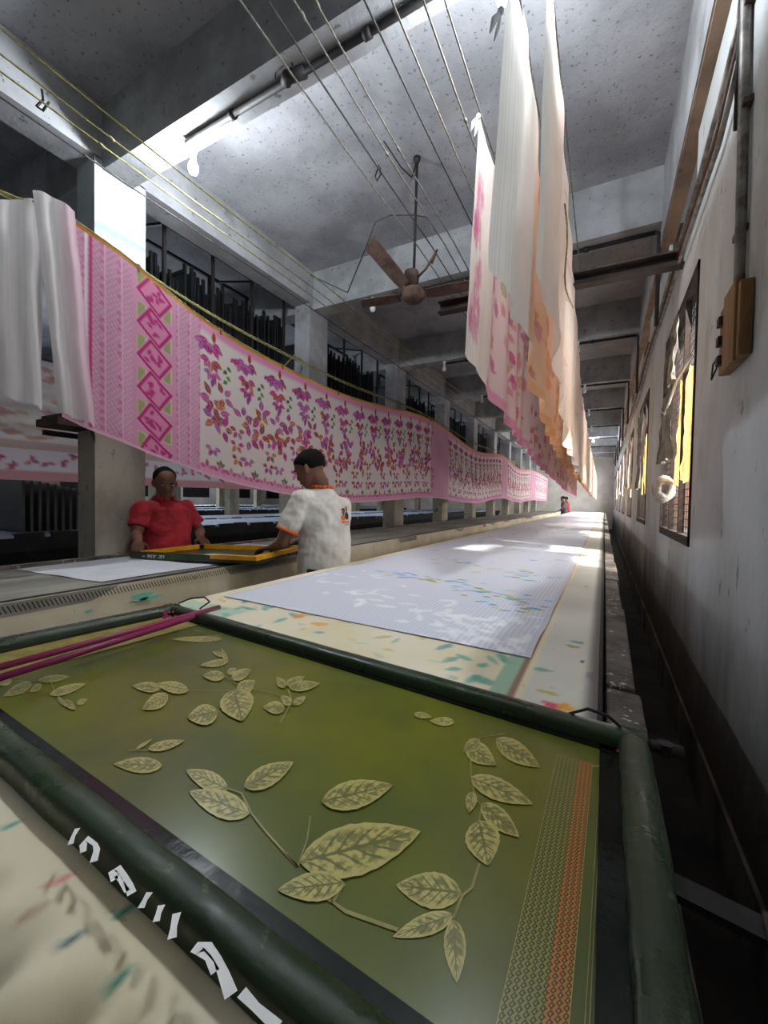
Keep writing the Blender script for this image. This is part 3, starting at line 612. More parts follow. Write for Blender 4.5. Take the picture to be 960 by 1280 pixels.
def leaf_print(base, tip, wpx, bend=0.0, zoff=.0006):
    A, B = at(base[0], base[1], z=MZ), at(tip[0], tip[1], z=MZ); d = B - A; L = d.length; d.normalize(); s = Vector((-d.y, d.x, 0))
    mx, my = (base[0] + tip[0]) / 2, (base[1] + tip[1]) / 2; ln = math.hypot(tip[0] - base[0], tip[1] - base[1]); nx, ny = -(tip[1] - base[1]) / ln, (tip[0] - base[0]) / ln
    wv = at(mx + nx * wpx / 2, my + ny * wpx / 2, z=MZ) - at(mx - nx * wpx / 2, my - ny * wpx / 2, z=MZ)
    hw = wv / 2
    n, m = 16, 7; vs = []; uv = []
    for i in range(n + 1):
        a = i / n; prof = math.sin(PI * min(1, a ** .78)) ** .85 if 0 < a < 1 else 0
        c = A + d * L * a + s * (bend * L * math.sin(PI * a))
        for j in range(m):
            b = j / (m - 1) * 2 - 1; p = c + hw * prof * b * (1 + .03 * math.sin(a * 40 + b * 3)); vs.append((p.x, p.y, MZ + zoff)); uv.append((a, b))
    fs = [(i * m + j, i * m + j + 1, (i + 1) * m + j + 1, (i + 1) * m + j) for i in range(n) for j in range(m - 1)]
    o = MB().add(vs, fs).build('leaf_print', m_leaf, t)
    ul = o.data.uv_layers.new(name='UVMap')
    for l in o.data.loops: ul.data[l.index].uv = uv[l.vertex_index]
    if (Vector(o.data.polygons[0].normal)).z < 0: o.data.flip_normals()
LEAVES = [((285, 827), (250, 832), 9), ((284, 829), (277, 811), 6), ((280, 820), (265, 815), 6), ((281, 845), (253, 845), 13), ((284, 842), (296, 836), 8), ((289, 849), (315, 837), 13), ((296, 866), (319, 851), 17), ((292, 862), (303, 902), 44), ((272, 890), (234, 898), 26),
          ((356, 860), (346, 847), 10), ((357, 857), (381, 846), 10), ((361, 860), (400, 855), 13), ((356, 885), (329, 884), 16), ((364, 881), (351, 870), 11), ((366, 881), (383, 871), 9), ((202, 860), (165, 858), 13), ((236, 863), (195, 855), 15), ((210, 869), (178, 887), 19),
          ((15, 851), (-5, 856), 9), ((40, 854), (4, 871), 13), ((52, 856), (37, 866), 8), ((47, 851), (88, 846), 9), ((62, 869), (108, 855), 11), ((80, 876), (95, 888), 9), ((96, 880), (110, 874), 7), ((72, 872), (82, 884), 5),
          ((203, 957), (142, 956), 20), ((185, 937), (231, 926), 12), ((170, 937), (191, 924), 4), ((285, 987), (232, 963), 24), ((312, 1018), (236, 990), 34), ((305, 985), (367, 953), 27), ((287, 996), (300, 1008), 7),
          ((402, 1003), (491, 982), 36), ((374, 1079), (526, 1040), 64), ((430, 1105), (347, 1114), 38), ((577, 1117), (495, 1107), 46), ((567, 1144), (491, 1172), 28), ((567, 1150), (571, 1230), 28), ((599, 1026), (610, 1083), 44), ((602, 1005), (649, 1047), 26), ((591, 990), (586, 1017), 14), ((588, 972), (666, 1006), 28), ((582, 930), (620, 957), 26), ((620, 924), (675, 960), 26), ((600, 926), (579, 940), 16),
          ((517, 893), (540, 897), 8), ((568, 903), (537, 902), 11), ((278, 799), (213, 799), 7)]
for i, l in enumerate(LEAVES): leaf_print(*l, zoff=.0007 + .00006 * (i % 12))
def stem(pts, w):
    q = [at(x, y, z=MZ) + Vector((0, 0, .0001)) for x, y in pts]; MB().stroke(q, w).build('stem_print', m_stem, t)
for pts, w_ in (([(350, 904), (358, 890), (365, 876), (360, 862)], .0026), ([(276, 842), (300, 858), (330, 864), (350, 869)], .002), ([(236, 863), (290, 863)], .0012), ([(8, 850), (30, 852), (62, 850), (70, 868)], .0022), ([(70, 868), (84, 880)], .0015), ([(285, 986), (302, 992), (315, 1018), (332, 1040), (372, 1084)], .0026), ([(372, 1084), (384, 1050), (388, 1020)], .0016), ([(372, 1084), (358, 1066)], .0020),
                ([(430, 1105), (416, 1128), (432, 1140), (497, 1163)], .0040), ([(400, 1120), (416, 1128)], .003), ([(632, 917), (600, 922), (588, 945), (589, 972), (594, 998), (602, 1008), (599, 1026)], .0022), ([(599, 1080), (590, 1110), (578, 1120), (567, 1148)], .0026), ([(204, 868), (216, 862)], .0016), ([(160, 938), (184, 938)], .0014)):
    stem(pts, w_)
# geometric border strip: procedural lattice print
def border_material():
    m = bpy.data.materials.new('geometric_border_print'); m.use_nodes = True; nt = m.node_tree; N, L = nt.nodes, nt.links; b = N['Principled BSDF']; b.inputs['Roughness'].default_value = .3
    uv = N.new('ShaderNodeUVMap'); sp = N.new('ShaderNodeSeparateXYZ'); L.new(uv.outputs[0], sp.inputs[0])
    def mth(op, *a):
        n = N.new('ShaderNodeMath'); n.operation = op
        for i, v in enumerate(a):
            if hasattr(v, 'links'): L.new(v, n.inputs[i])
            else: n.inputs[i].default_value = v
        return n.outputs[0]
    def step(v, a, w):
        n = N.new('ShaderNodeMapRange'); n.interpolation_type = 'SMOOTHSTEP'; n.inputs[1].default_value = a - w; n.inputs[2].default_value = a + w; L.new(v, n.inputs[0]); return n.outputs[0]
    U, V = sp.outputs[0], sp.outputs[1]                 # U across 0..1, V along in strip widths
    fx = mth('FRACT', mth('MULTIPLY', U, 9.0)); fy = mth('FRACT', mth('ADD', mth('MULTIPLY', V, 8.0), mth('MULTIPLY', mth('FLOOR', mth('MULTIPLY', U, 9.0)), .37)))
    ax = mth('ABSOLUTE', mth('SUBTRACT', fx, .5)); ay = mth('ABSOLUTE', mth('SUBTRACT', fy, .5))
    dia = mth('ADD', ax, mth('MULTIPLY', ay, .9)); ring = mth('ABSOLUTE', mth('SUBTRACT', dia, .36)); ln = step(mth('MULTIPLY', ring, -1), -.12, .03)
    bar = mth('MULTIPLY', step(mth('MULTIPLY', ay, -1), -.09, .02), step(mth('SUBTRACT', fx, .5), .12, .03))
    dark = mth('MINIMUM', mth('ADD', ln, bar), 1.0)
    og = step(U, .62, .01)
    x = N.new('ShaderNodeMix'); x.data_type = 'RGBA'; x.inputs[6].default_value = lin((140, 140, 70)); x.inputs[7].default_value = lin((190, 124, 56)); L.new(og, x.inputs[0])
    y = N.new('ShaderNodeMix'); y.data_type = 'RGBA'; y.inputs[7].default_value = lin((58, 62, 24)); L.new(x.outputs[2], y.inputs[6]); L.new(dark, y.inputs[0])
    edge = step(mth('ABSOLUTE', mth('SUBTRACT', U, .5)), .485, .003)
    z = N.new('ShaderNodeMix'); z.data_type = 'RGBA'; z.inputs[7].default_value = lin((170, 160, 86)); L.new(y.outputs[2], z.inputs[6]); L.new(edge, z.inputs[0]); L.new(z.outputs[2], b.inputs['Base Color'])
    return m
c = [at(697, 943, z=MZ), at(741, 955, z=MZ), at(712, 1280, z=MZ), at(620, 1280, z=MZ)]
dirL = (c[3] - c[0]); dirR = (c[2] - c[1])
c[3] = c[0] + dirL * 1.2; c[2] = c[1] + dirR * 1.2
vs = []; uv = []; n = 12; W_ = (c[1] - c[0]).length; H_ = dirL.length * 1.2
for i in range(n + 1):
    k = i / n
    for u in (0, 1):
        p = lerp(lerp(c[0], c[3], k), lerp(c[1], c[2], k), u); vs.append((p.x, p.y, MZ + .0007)); uv.append((u, k * H_ / W_))
o = MB().add(vs, [(2 * i, 2 * i + 2, 2 * i + 3, 2 * i + 1) for i in range(n)]).build('border_print', border_material(), t); o['label'] = 'strip of gold and orange lattice print'
ul = o.data.uv_layers.new(name='UVMap')
for l in o.data.loops: ul.data[l.index].uv = uv[l.vertex_index]
ln = MB()
for off in (.010, .013, .017):
    ln.stroke([c[1] + Vector((off, 0, .0003)), c[2] + Vector((off, 0, .0003))], .0008)
ln.stroke([at(740, 958, z=MZ), at(752, 958, z=MZ)], .004)
ln.build('border_lines', m_stem, t)
sc = MB(); r = np.random.default_rng(3)
for k in range(5):
    p = at(750 - k, 1060 + k * 14, z=MZ) ; sc.stroke([p + Vector((0, 0, .0004)), p + Vector((.002, -.004, .0004)), p + Vector((-.001, -.007, .0004))], .0012)
sc.build('faint_handwriting', M('faded_pencil', (112, 128, 96)), t)
# uncoated gold strip along the left side of the mesh
g = [(-1.30, .33), (-1.12, .33), (-1.08, .865), (-1.25, .865)]
MB().poly([(a, b, MZ + .0012) for a, b in g]).build('uncoated_strip', m_gold, t)
# two rods lying across the screen
tag(MB().tube([at(-60, 850, z=.907), at(274, 759, z=.907)], .0075, 10).build('squeegee_rod', m_rod, smooth=True, origin=(-1.03, .6, .935)), 'long brown dye-stained rod lying across left end of the green screen', 'rod')
tag(MB().tube([at(-60, 866, z=.903), at(242, 771, z=.903)], .0075, 10).build('dye_rod', m_magenta, smooth=True, origin=(-1.0, .6, .93)), 'magenta dyed rod lying beside the brown rod on the green screen', 'rod')
for (px, py, n_, sp) in ((786, 938, 7, 10),):
    rd = MB(); r = np.random.default_rng(12)
    for k in range(n_): rd.ball(at(px + r.uniform(-sp, sp), py + r.uniform(-4, 6), z=MZ + .006), (.008, .006, .002), 7, 4)
    o = rd.build('red_dye_stain', M('dark_red_dye', (120, 16, 34), rough=.3), t); o['kind'] = 'stuff'
dye = MB(); r = np.random.default_rng(2)
for k in range(16):
    p = at(200 + r.uniform(0, 20), 764 + r.uniform(0, 9), z=MZ + .03); dye.ball(p, (.004, .004, .003), 6, 4)
dye.build('dye_crust', m_magenta, t)['kind'] = 'stuff'
# ------------------------------------------------------------------ yellow edged screen on the second table
t = empty('printing_screen', (-2.2, 1.95, TZ), 'black printing screen with yellow taped edges between the two men', 'screen')
q = [Vector((-2.64, 1.535, 0)), Vector((-1.72, 1.70, 0)), Vector((-1.86, 2.26, 0)), Vector((-2.66, 2.06, 0))]
cz = sum(q, Vector()) / 4; Z0, Z1 = TZ + .006, TZ + .048
tilt = lambda p: Vector((p.x, p.y, 0.02 * sm(-2.5, -1.7, p.x)))
for i in range(4):
    a, b = q[i], q[(i + 1) % 4]; ai, bi = lerp(a, cz, .07), lerp(b, cz, .07)
    MB().hexa([tilt(a) + Vector((0, 0, Z0)), tilt(b) + Vector((0, 0, Z0)), tilt(bi) + Vector((0, 0, Z0)), tilt(ai) + Vector((0, 0, Z0)), tilt(a) + Vector((0, 0, Z1)), tilt(b) + Vector((0, 0, Z1)), tilt(bi) + Vector((0, 0, Z1)), tilt(ai) + Vector((0, 0, Z1))]).build('frame_rail', m_green, t)
MB().poly([tilt(lerp(p, cz, .05)) + Vector((0, 0, Z0 + .012)) for p in q]).build('screen_mesh', M('dark_olive_mesh', (62, 62, 34), rough=.4), t)
def band(a, b, off, z0, z1, th=.004):
    """yellow tape on the upright face of a rail"""
    d = (b - a).normalized(); nn = Vector((-d.y, d.x, 0)); nn = nn if nn.dot(cz - a) > 0 else -nn; a, b = a + nn * off, b + nn * off
    MB().hexa([tilt(p) + Vector((0, 0, z)) for z in (z0, z1) for p in (a, b, b + nn * th, a + nn * th)]).build('yellow_tape', m_yellow, t)
i_ = [lerp(p, cz, .07) for p in q]
band(lerp(i_[3], i_[2], .03), lerp(i_[3], i_[2], .97), -.002, Z0 + .014, Z1 + .003); band(lerp(i_[0], i_[3], .04), lerp(i_[0], i_[3], .96), -.002, Z0 + .014, Z1 + .003)
band(lerp(q[0], q[1], .66), q[1], -.004, Z0 + .020, Z1 + .003, .03); band(lerp(q[1], q[2], .0), lerp(q[1], q[2], .9), -.004, Z0 + .02, Z1 + .004, .03)
wr = MB(); d = (q[1] - q[0]).normalized(); nn = Vector((d.y, -d.x, 0))
r = np.random.default_rng(8)
base0 = q[0] + d * .10 + nn * .001
def wp(u, v): return tilt(base0 + d * u) + nn * .0 + Vector((0, 0, Z0 + .006 + v))
for (u0, v0, u1, v1) in ((0, .012, .02, .012), (.035, .022, .075, .022), (.04, .006, .05, .02), (.05, .006, .05, .022), (.055, .006, .062, .014), (.062, .02, .062, .004), (.075, .022, .075, .004), (.08, .022, .11, .022), (.085, .006, .095, .016), (.097, .022, .097, .004), (.118, .006, .122, .006), (.13, .022, .175, .022), (.135, .006, .142, .015), (.148, .02, .148, .004), (.156, .008, .165, .014), (.17, .022, .17, .004)):
    wr.stroke([wp(u0, v0), wp(u1, v1)], .004, nrm=nn)
o = wr.build('painted_lettering', m_white, t); o['label'] = 'small white hand-painted characters'; o['kind'] = 'stuff'
# ------------------------------------------------------------------ pink printed saree length hanging on the left
MAG = [(190, 50, 124), (204, 86, 146), (164, 44, 110), (160, 80, 150), (186, 92, 156)]; RUS = [(176, 74, 46), (200, 110, 70), (150, 60, 60)]; GRN = [(96, 130, 74), (76, 110, 60), (120, 146, 90)]; PUR = [(140, 104, 170), (124, 90, 156)]
PINK, PALE, CREAM = (224, 160, 188), (236, 196, 212), (236, 224, 218)
Ys = [.857, .994, 1.243, 1.92, 3.28, 6.25, 8.9, 11.6, 14, 16.5, 22.6]
Zt = [1.354, 1.445, 1.43, 1.25, 1.133, 1.315, 1.12, 1.30, 1.12, 1.26, 1.25]
Zb = [.465, .437, .357, .175, -.004, .06, -.02, .12, .02, .10, .10]
def sweep(ys, Y, Z):
    """smooth curve through the clip points"""
    Y, Z = np.array(Y), np.array(Z); m = np.gradient(Z, Y); i = np.clip(np.searchsorted(Y, ys) - 1, 0, len(Y) - 2); h = Y[i + 1] - Y[i]; t = np.clip((ys - Y[i]) / h, 0, 1)
    return Z[i] * (2 * t ** 3 - 3 * t ** 2 + 1) + h * m[i] * (t ** 3 - 2 * t ** 2 + t) + Z[i + 1] * (-2 * t ** 3 + 3 * t ** 2) + h * m[i + 1] * (t ** 3 - t ** 2)
def pink_print(cv, s_end, seed):
    """pallu panels and floral body; saree period along the length"""
    r = np.random.default_rng(seed); W = 1.15
    S_, W_ = cv.S, cv.W
    def pallu(a, b, near):
        k = (S_ > a) & (S_ < b)
        base = np.array(PINK, float); cv.c[k] = base + 10 * noise2(S_[k] * 6, W_[k] * 4, 5)[:, None]
        dots = (np.sin(S_ * 2 * PI / .030 + np.sin(W_ * 40)) * np.sin(W_ * 2 * PI / .034))[k][:, None]; cv.c[k] += dots * np.array([10, 26, 16]) + np.array([0, 8, 4])
        band = (np.abs(((S_ - a) / .09) % 1 - .5) > .46)[k]; cv.c[k] = np.where(band[:, None], np.array([246, 196, 220]), cv.c[k])
        if near:
            s = a + .03
            while s < b:
                for j in range(24): 
                    if r.random() < .8: cv.blob(s + .045, .03 + j * .049, .014, .014, (212, 96, 152), .5, .3, j)
                s += .09
    def diamonds(a):
        cv.rect(a - .03, a + .25, 0, W, (230, 164, 194), 1)
        for j in range(6):
            w0 = .01 + j * .205
            for dx in (.0, .165): cv.rect(a + dx - .004, a + dx + .054, w0 + .10 * (dx > .1) - .004, w0 + .106 + .10 * (dx > .1), (236, 220, 190), 1); cv.rect(a + dx, a + dx + .05, w0 + .10 * (dx > .1), w0 + .102 + .10 * (dx > .1), (172, 172, 116), 1)
            k = cv.box(a - .08, a + .30, w0 - .08, w0 + .26); x, y = S_[k] - a - .11, W_[k] - w0 - .10; d2 = np.maximum(np.abs(x * .86 + y * .5), np.abs(y * .86 - x * .5))
            cv.put(k, sm(.094, .090, d2), (236, 200, 200)); cv.put(k, sm(.089, .085, d2), (200, 50, 124)); cv.put(k, sm(.070, .066, d2), (232, 150, 186))
            for q in range(9): cv.leaf(a + .11 + r.uniform(-.05, .04), w0 + .10 + r.uniform(-.05, .04), r.uniform(0, 6.3), .045, .022, (204, 66, 132))
    def flower(s, w, sc, col=MAG, n=5, spread=2.4, mid=PI / 2):
        for q in range(n):
            a = mid + spread * (q / (n - 1) - .5); c_ = col[r.integers(len(col))]
            cv.leaf(s + .28 * sc * math.cos(a), w + .28 * sc * math.sin(a), a, 1.15 * sc * r.uniform(.8, 1.15), sc * .60, c_, vein=tuple(min(255, v * .5 + 130) for v in c_) if cv.fine else None, aa=cv.aa)
    def bunch_down(s, w, k=1.0):
        flower(s + .02, w, .085 * k, MAG, 5); flower(s - .03, w + .02, .07 * k, MAG, 4); cv.leaf(s + .05, w + .0, -PI / 2, .08 * k, .035, RUS[0], None, cv.aa)
        flower(s + .025, w + .13 * k, .075 * k, MAG + RUS, 5); flower(s + .035, w + .22 * k, .06 * k, PUR + MAG, 4); cv.leaf(s + .05, w + .27 * k, PI / 2 + .2, .075, .036, MAG[3], None, cv.aa)
    def sprig(s, w, k=1.0):
        for q in range(4): cv.leaf(s + .01 * math.sin(q * 3), w + q * .035 * k, PI / 2 + (.9 if q % 2 else -.9), .045 * k, .028 * k, GRN[q % 3], None, cv.aa)
    def body(a, b):
        k = (S_ > a) & (S_ < b); cv.c[k] = CREAM
        cv.rect(a, b, .0, .07, (240, 160, 196), 1); cv.rect(a, b, .072, .09, PALE, 1); cv.rect(a, b, 1.08, W + .01, (238, 160, 196), .8)
        s = a + .06; i = 0; P_ = .34
        while s < b - .02:
            sprig(s + .17, .25, 1.1); 
            for q in (0, .17): flower(s + q + .08, .15, .05, MAG + RUS, 3, 1.6)
            bunch_down(s, .13)
            s2 = s + .10
            for q in range(6): flower(s2 + r.uniform(-.11, .11), .50 + q * .05, .078, MAG + RUS, 4, 3.6, r.uniform(0, 6.3))
            for q in range(3): flower(s + .27 + r.uniform(-.03, .03), .72 + q * .11, .055, MAG[:3] + RUS, 4, 3.4)
            flower(s + .05, .93, .05, MAG, 4, 3); cv.leaf(s + .12, 1.06, -PI / 2, .06, .03, GRN[0], None, cv.aa); cv.leaf(s + .12, 1.06, -PI / 2 + .8, .055, .028, GRN[2], None, cv.aa); cv.leaf(s + .12, 1.06, -PI / 2 - .8, .055, .028, GRN[1], None, cv.aa)
            for q in range(3): flower(s + q * .11, 1.10, .05, [(206, 80, 140), (222, 110, 160)], 3, 2.2, -PI / 2)
            s += P_; i += 1
    edges = [(1.93, 6.25), (7.1, 11.5), (12.3, 16.4), (17.7, 21.6)]
    pallu(1.13, 1.95, True); cv.rect(1.21, 1.225, 0, W, (250, 236, 244)); cv.rect(1.232, 1.245, 0, W, (206, 70, 130)); diamonds(1.49)
    pallu(6.25, 7.1, False); pallu(11.5, 12.3, False); pallu(16.4, 17.7, False)
    for a, b in edges: body(a, b)
    cv.c[:] = np.where((W_ < .022)[..., None], np.array([232, 164, 90]) + 22 * noise2(S_ * 8, W_ * 30, 3)[..., None], cv.c)
    cv.c[:] = np.where(((W_ > 1.135))[..., None], np.array([244, 196, 216]), cv.c)
def hang(name, s, w, cv, X, ztop, zbot, mat, label, group=None, cat='saree', origin=None):
    wn = (w - w[0]) / (w[-1] - w[0])
    Zt_, Zb_ = ztop[:, None], zbot[:, None]
    P = np.stack([X, np.broadcast_to(s[:, None], X.shape) if s.ndim == 1 else s, Zt_ * (1 - wn) + Zb_ * wn], -1)
    o = grid(name, P, mat, None, cv.c if cv is not None else None, origin or (float(X.mean()), float(P[..., 1].mean()), float(P[..., 2].min())))
    return tag(o, label, cat, group)
s = np.concatenate([np.arange(1.10, 7.2, .0075), np.linspace(7.2, 22, 560)[1:]]); s = mono(s); w = np.linspace(0, 1.15, 170)
cv = Canvas(s, w, PINK); cv.fine = True; cv.aa = .004
pink_print(cv, 22, 4)
XW = -2.5
def xwave(S_, wn, seed, amp=.03):
    return amp * (noise1(S_.ravel() * 1.3, seed).reshape(S_.shape) * (.3 + wn) + .35 * noise1(S_.ravel() * 5, seed + 1).reshape(S_.shape) * wn)
Sg, Wg = cv.S, cv.W; wn = Wg / 1.15
X = XW + xwave(Sg, wn, 3, .045)
o = hang('printed_saree', s, w, cv, X, EYE + sweep(s, Ys, Zt), EYE + sweep(s, Ys, Zb), m_print, 'long pink and cream floral printed saree hung along the aisle behind the men')
# the white muslin ends over the pink saree
def muslin(name, a, b, X0, seed, lab, pinkish, zoff, base=(226, 222, 220)):
    s = np.arange(a, b, .005); w = np.linspace(0, 1.0, 130); cv = Canvas(s, w, base); n = noise2(cv.S * 5, cv.W * 2, seed)
    cv.c -= (sm(.75, 1, np.cos(cv.S * 2 * PI / .022)) * 9)[..., None]; cv.c += n[..., None] * 8
    if pinkish: cv.c = cv.c * (1 - sm(b - .10, b - .02, cv.S)[..., None] * .6) + np.array([232, 184, 200]) * sm(b - .10, b - .02, cv.S)[..., None] * .6
    fold = .02 * np.sin((cv.S - a) * 62 + 1.2 * noise1(cv.W.ravel() * 3, seed).reshape(cv.S.shape)) * (.35 + .65 * cv.W) + .03 * noise2(cv.S * 3, cv.W * 1.4, seed + 5) * cv.W
    zt = EYE + sweep(s, Ys, Zt) + zoff; zb = EYE + sweep(s, Ys, Zb) - .01 + .02 * noise1(s * 7, seed)
    sk = cv.S + (cv.W - .1) * .10 * pinkish
    return hang(name, sk, w, cv, X0 + fold, zt, zb, m_sheer, lab, cat='cloth')
muslin('muslin_cloth', .74, 1.02, -2.50, 31, 'sheer white muslin cloth hanging at the very end of the line, nearest the frame edge', 0, 0)
muslin('muslin_cloth', .975, 1.16, -2.455, 37, 'sheer white muslin cloth with a pinkish side, hung over the end of the pink saree', 1, .02)
# faded white and brown printed length farther left, behind the columns
s = np.arange(-.2, 7.4, .02); w = np.linspace(0, 1.15, 90); cv = Canvas(s, w, (226, 216, 212)); r = np.random.default_rng(8)
st = noise2(cv.S * 2.2 + cv.W * 5, cv.W * 11, 4); cv.c += (st * 24)[..., None]
for k in range(420): cv.blob(r.uniform(-.2, 7.4), r.uniform(.05, .75), .07, .022, [(196, 140, 110), (206, 160, 120), (190, 120, 130)][r.integers(3)], .6, .6, k)
cv.rect(-.3, 7.5, .78, .86, (206, 160, 150), .6); cv.rect(-.3, 7.5, .86, 1.06, (238, 226, 228), .9)
for k in range(70):
    a, b = -.1 + k * .11, r.uniform(.88, 1.04)
    for q in range(3): cv.leaf(a, b, r.uniform(0, 6.3), .06, .032, [(186, 80, 120), (170, 90, 140), (196, 110, 120)][q], aa=.01)
cv.rect(-.3, 7.5, 1.06, 1.2, (214, 146, 150), .8)
X = -4.3 + .05 * noise2(cv.S * 1.2, cv.W * 3, 6) + .035 * np.sin(cv.W * 30 + cv.S * 3) * sm(1.0, .3, cv.W)
hang('printed_saree', s, w, cv, X, np.full(len(s), EYE + 1.22) - .06 * np.sin((s + .2) / 7.6 * PI * 2), np.full(len(s), EYE + .115) + .02 * noise1(s, 3), m_print, 'faded white and brown printed saree hanging beyond the nearest column')
# ------------------------------------------------------------------ the three lengths hanging over the front table
def sheet(name, X0, ya, yb, Yb, Zbv, H, near, printer, label, seed, amp, topY=None, topZ=None, slant=0, zmax=1.95):
    s = np.concatenate([np.arange(ya, 4.2, .007), np.linspace(4.2, yb, 220)]); s = mono(s); w = np.linspace(0, 1.15, 130); cv = Canvas(s, w, (238, 232, 228)); cv.fine = False; cv.aa = .005; printer(cv)
    wn = cv.W / 1.15
    zb = EYE + np.interp(s, Yb, Zbv) + .010 * noise1(s * 6, seed + 3)
    zt = np.minimum(zb + H, EYE + zmax) if topY is None else EYE + sweep(s, topY, topZ)
    ph = 2.2 * noise1(cv.S.ravel() * .8, seed).reshape(cv.S.shape)
    amp_ = amp * (.25 + .75 * wn) * sm(ya - .05, ya + .5, cv.S) * (1 - .6 * sm(3, 6, cv.S)) + .004
    X = X0 + amp_ * (np.sin(cv.S * 17 + ph * 3 + wn * 1.5) * .6 + .7 * noise2(cv.S * 2.3, cv.W * 1.5, seed + 2)) + .012 * noise2(cv.S * 9, cv.W * 2, seed + 7) * wn
    sk = cv.S - slant * wn * sm(ya + .8, ya, cv.S)
    return hang(name, sk, w, cv, X, zt, zb, m_print if True else m_sheer, label)
def pr_a(cv):
    r = np.random.default_rng(14); n = noise2(cv.S * 3, cv.W * 4, 2)
    cv.c[:] = np.where((cv.S < 2.42)[..., None], np.array([236, 228, 220]), np.array([232, 212, 210])); cv.c += n[..., None] * 8
    cv.c -= (sm(.8, 1, np.cos(cv.S * 2 * PI / .02)) * sm(2.45, 2.35, cv.S) * 10)[..., None]
    for k in range(520):
        a, b = r.uniform(2.42, 12), r.uniform(.06, 1.08); c = [(196, 70, 130), (206, 110, 160), (186, 60, 120), (214, 140, 150), (140, 150, 100), (210, 130, 120)][r.integers(6)]
        cv.blob(a, b, r.uniform(.02, .06), r.uniform(.02, .05), c, r.uniform(.4, .8), .7, k)
    for k in range(26): cv.blob(2.15 + r.uniform(-.06, .06), r.uniform(.25, 1.0), .025, .07, (200, 90, 136), .35, .8, k)
    cv.rect(2.42, 18, 0, .05, (232, 170, 190), .7); cv.rect(2.42, 18, 1.08, 1.16, (226, 150, 184), .8)
def pr_b(cv):
    r = np.random.default_rng(15); n = noise2(cv.S * 3, cv.W * 4, 12)
    cv.c[:] = np.where((cv.S < 2.12 - .1 * cv.W)[..., None], np.array([238, 236, 230]), np.array([240, 212, 184])); cv.c += n[..., None] * 8
    cv.c -= (sm(.7, 1, np.cos(cv.S * 2 * PI / .018)) * sm(1.9, 1.8, cv.S) * 18)[..., None]
    for k in range(460):
        a, b = r.uniform(2.15, 11), r.uniform(.04, 1.1); c = [(226, 130, 70), (214, 150, 90), (206, 120, 110), (230, 160, 120), (190, 120, 150)][r.integers(5)]
        cv.blob(a, b, r.uniform(.02, .06), r.uniform(.02, .07), c, r.uniform(.35, .7), .7, k)
    cv.rect(2.1, 18, 1.09, 1.16, (236, 186, 140), .9)
def pr_c(cv):
    r = np.random.default_rng(16); n = noise2(cv.S * 3, cv.W * 4, 22)
    cv.c[:] = (238, 222, 210); cv.c[:] = np.where((cv.S < 1.8)[..., None], np.array([238, 234, 228]), cv.c); cv.c += n[..., None] * 8
    for k in range(200):
        a, b = r.uniform(2.0, 12), r.uniform(.04, 1.1); cv.blob(a, b, r.uniform(.02, .05), r.uniform(.02, .06), [(230, 170, 140), (224, 150, 150), (214, 180, 140)][r.integers(3)], r.uniform(.2, .45), .7, k)
sheet('printed_saree', -.60, 2.05, 11, [1.9, 2.374, 3.04, 3.98, 5.64, 7.44, 11], [.72, .655, .535, .418, .32, .234, .18], 1.22, 0, pr_a, 'sheer cream and magenta printed saree hanging over the front table, leftmost of the three', 41, .035, slant=.14)
sheet('printed_saree', -.345, 1.50, 13, [1.3, 1.68, 1.95, 2.252, 2.936, 4.19, 5.87, 13], [.72, .793, .785, .592, .454, .378, .361, .22], 1.17, 0, pr_b, 'white saree turning orange and peach, hanging between the magenta one and the right one', 43, .04, slant=.16)
sheet('printed_saree', -.233, 1.62, 15.5, [1.5, 2.01, 2.439, 2.973, 4.057, 7.15, 15.5], [.806, .808, .652, .40, .30, .226, .16], 1.15, 0, pr_c, 'pale peach saree hanging over the front table, closest to the right wall', 47, .03, topY=[1.5, 2.0, 2.8, 3.87, 6.5, 12.8, 15.5], topZ=[1.96, 1.95, 1.477 + .25, 1.30, 1.05, .92, .85], slant=.10)
# knots and trailing cord
def knot(p, label):
    p = Vector(p); b = MB().ball(p, (.012, .012, .014), 8, 6); 
    b.tube([p, p + Vector((-.02, -.01, -.03)), p + Vector((-.03, -.02, -.075))], [.006, .012, .003], 6); b.tube([p, p + Vector((-.01, .01, -.04)), p + Vector((-.02, .0, -.09))], [.005, .009, .003], 6)
    tag(b.build('cloth_knot', m_muslin2, smooth=True, origin=p), label, 'knot')
knot(at(598, 146, x=-.6), 'white cloth knot tying the magenta saree corner to its line'); knot(at(626, 14, x=-.36), 'white cloth knot on the line above the orange saree')
p0 = at(708, 250, x=-.22)
tag(MB().tube([at(706, 255, x=-.222), at(709, 280, x=-.222), at(709, 305, x=-.222), at(707, 330, x=-.222), at(706, 345, x=-.222), at(707, 360, x=-.222), at(711, 373, x=-.222), at(717, 385, x=-.222)], .0045, 6).build('trailing_cord', m_wireg, smooth=True, origin=p0), 'green cord dangling beside the right hanging saree', 'cord')
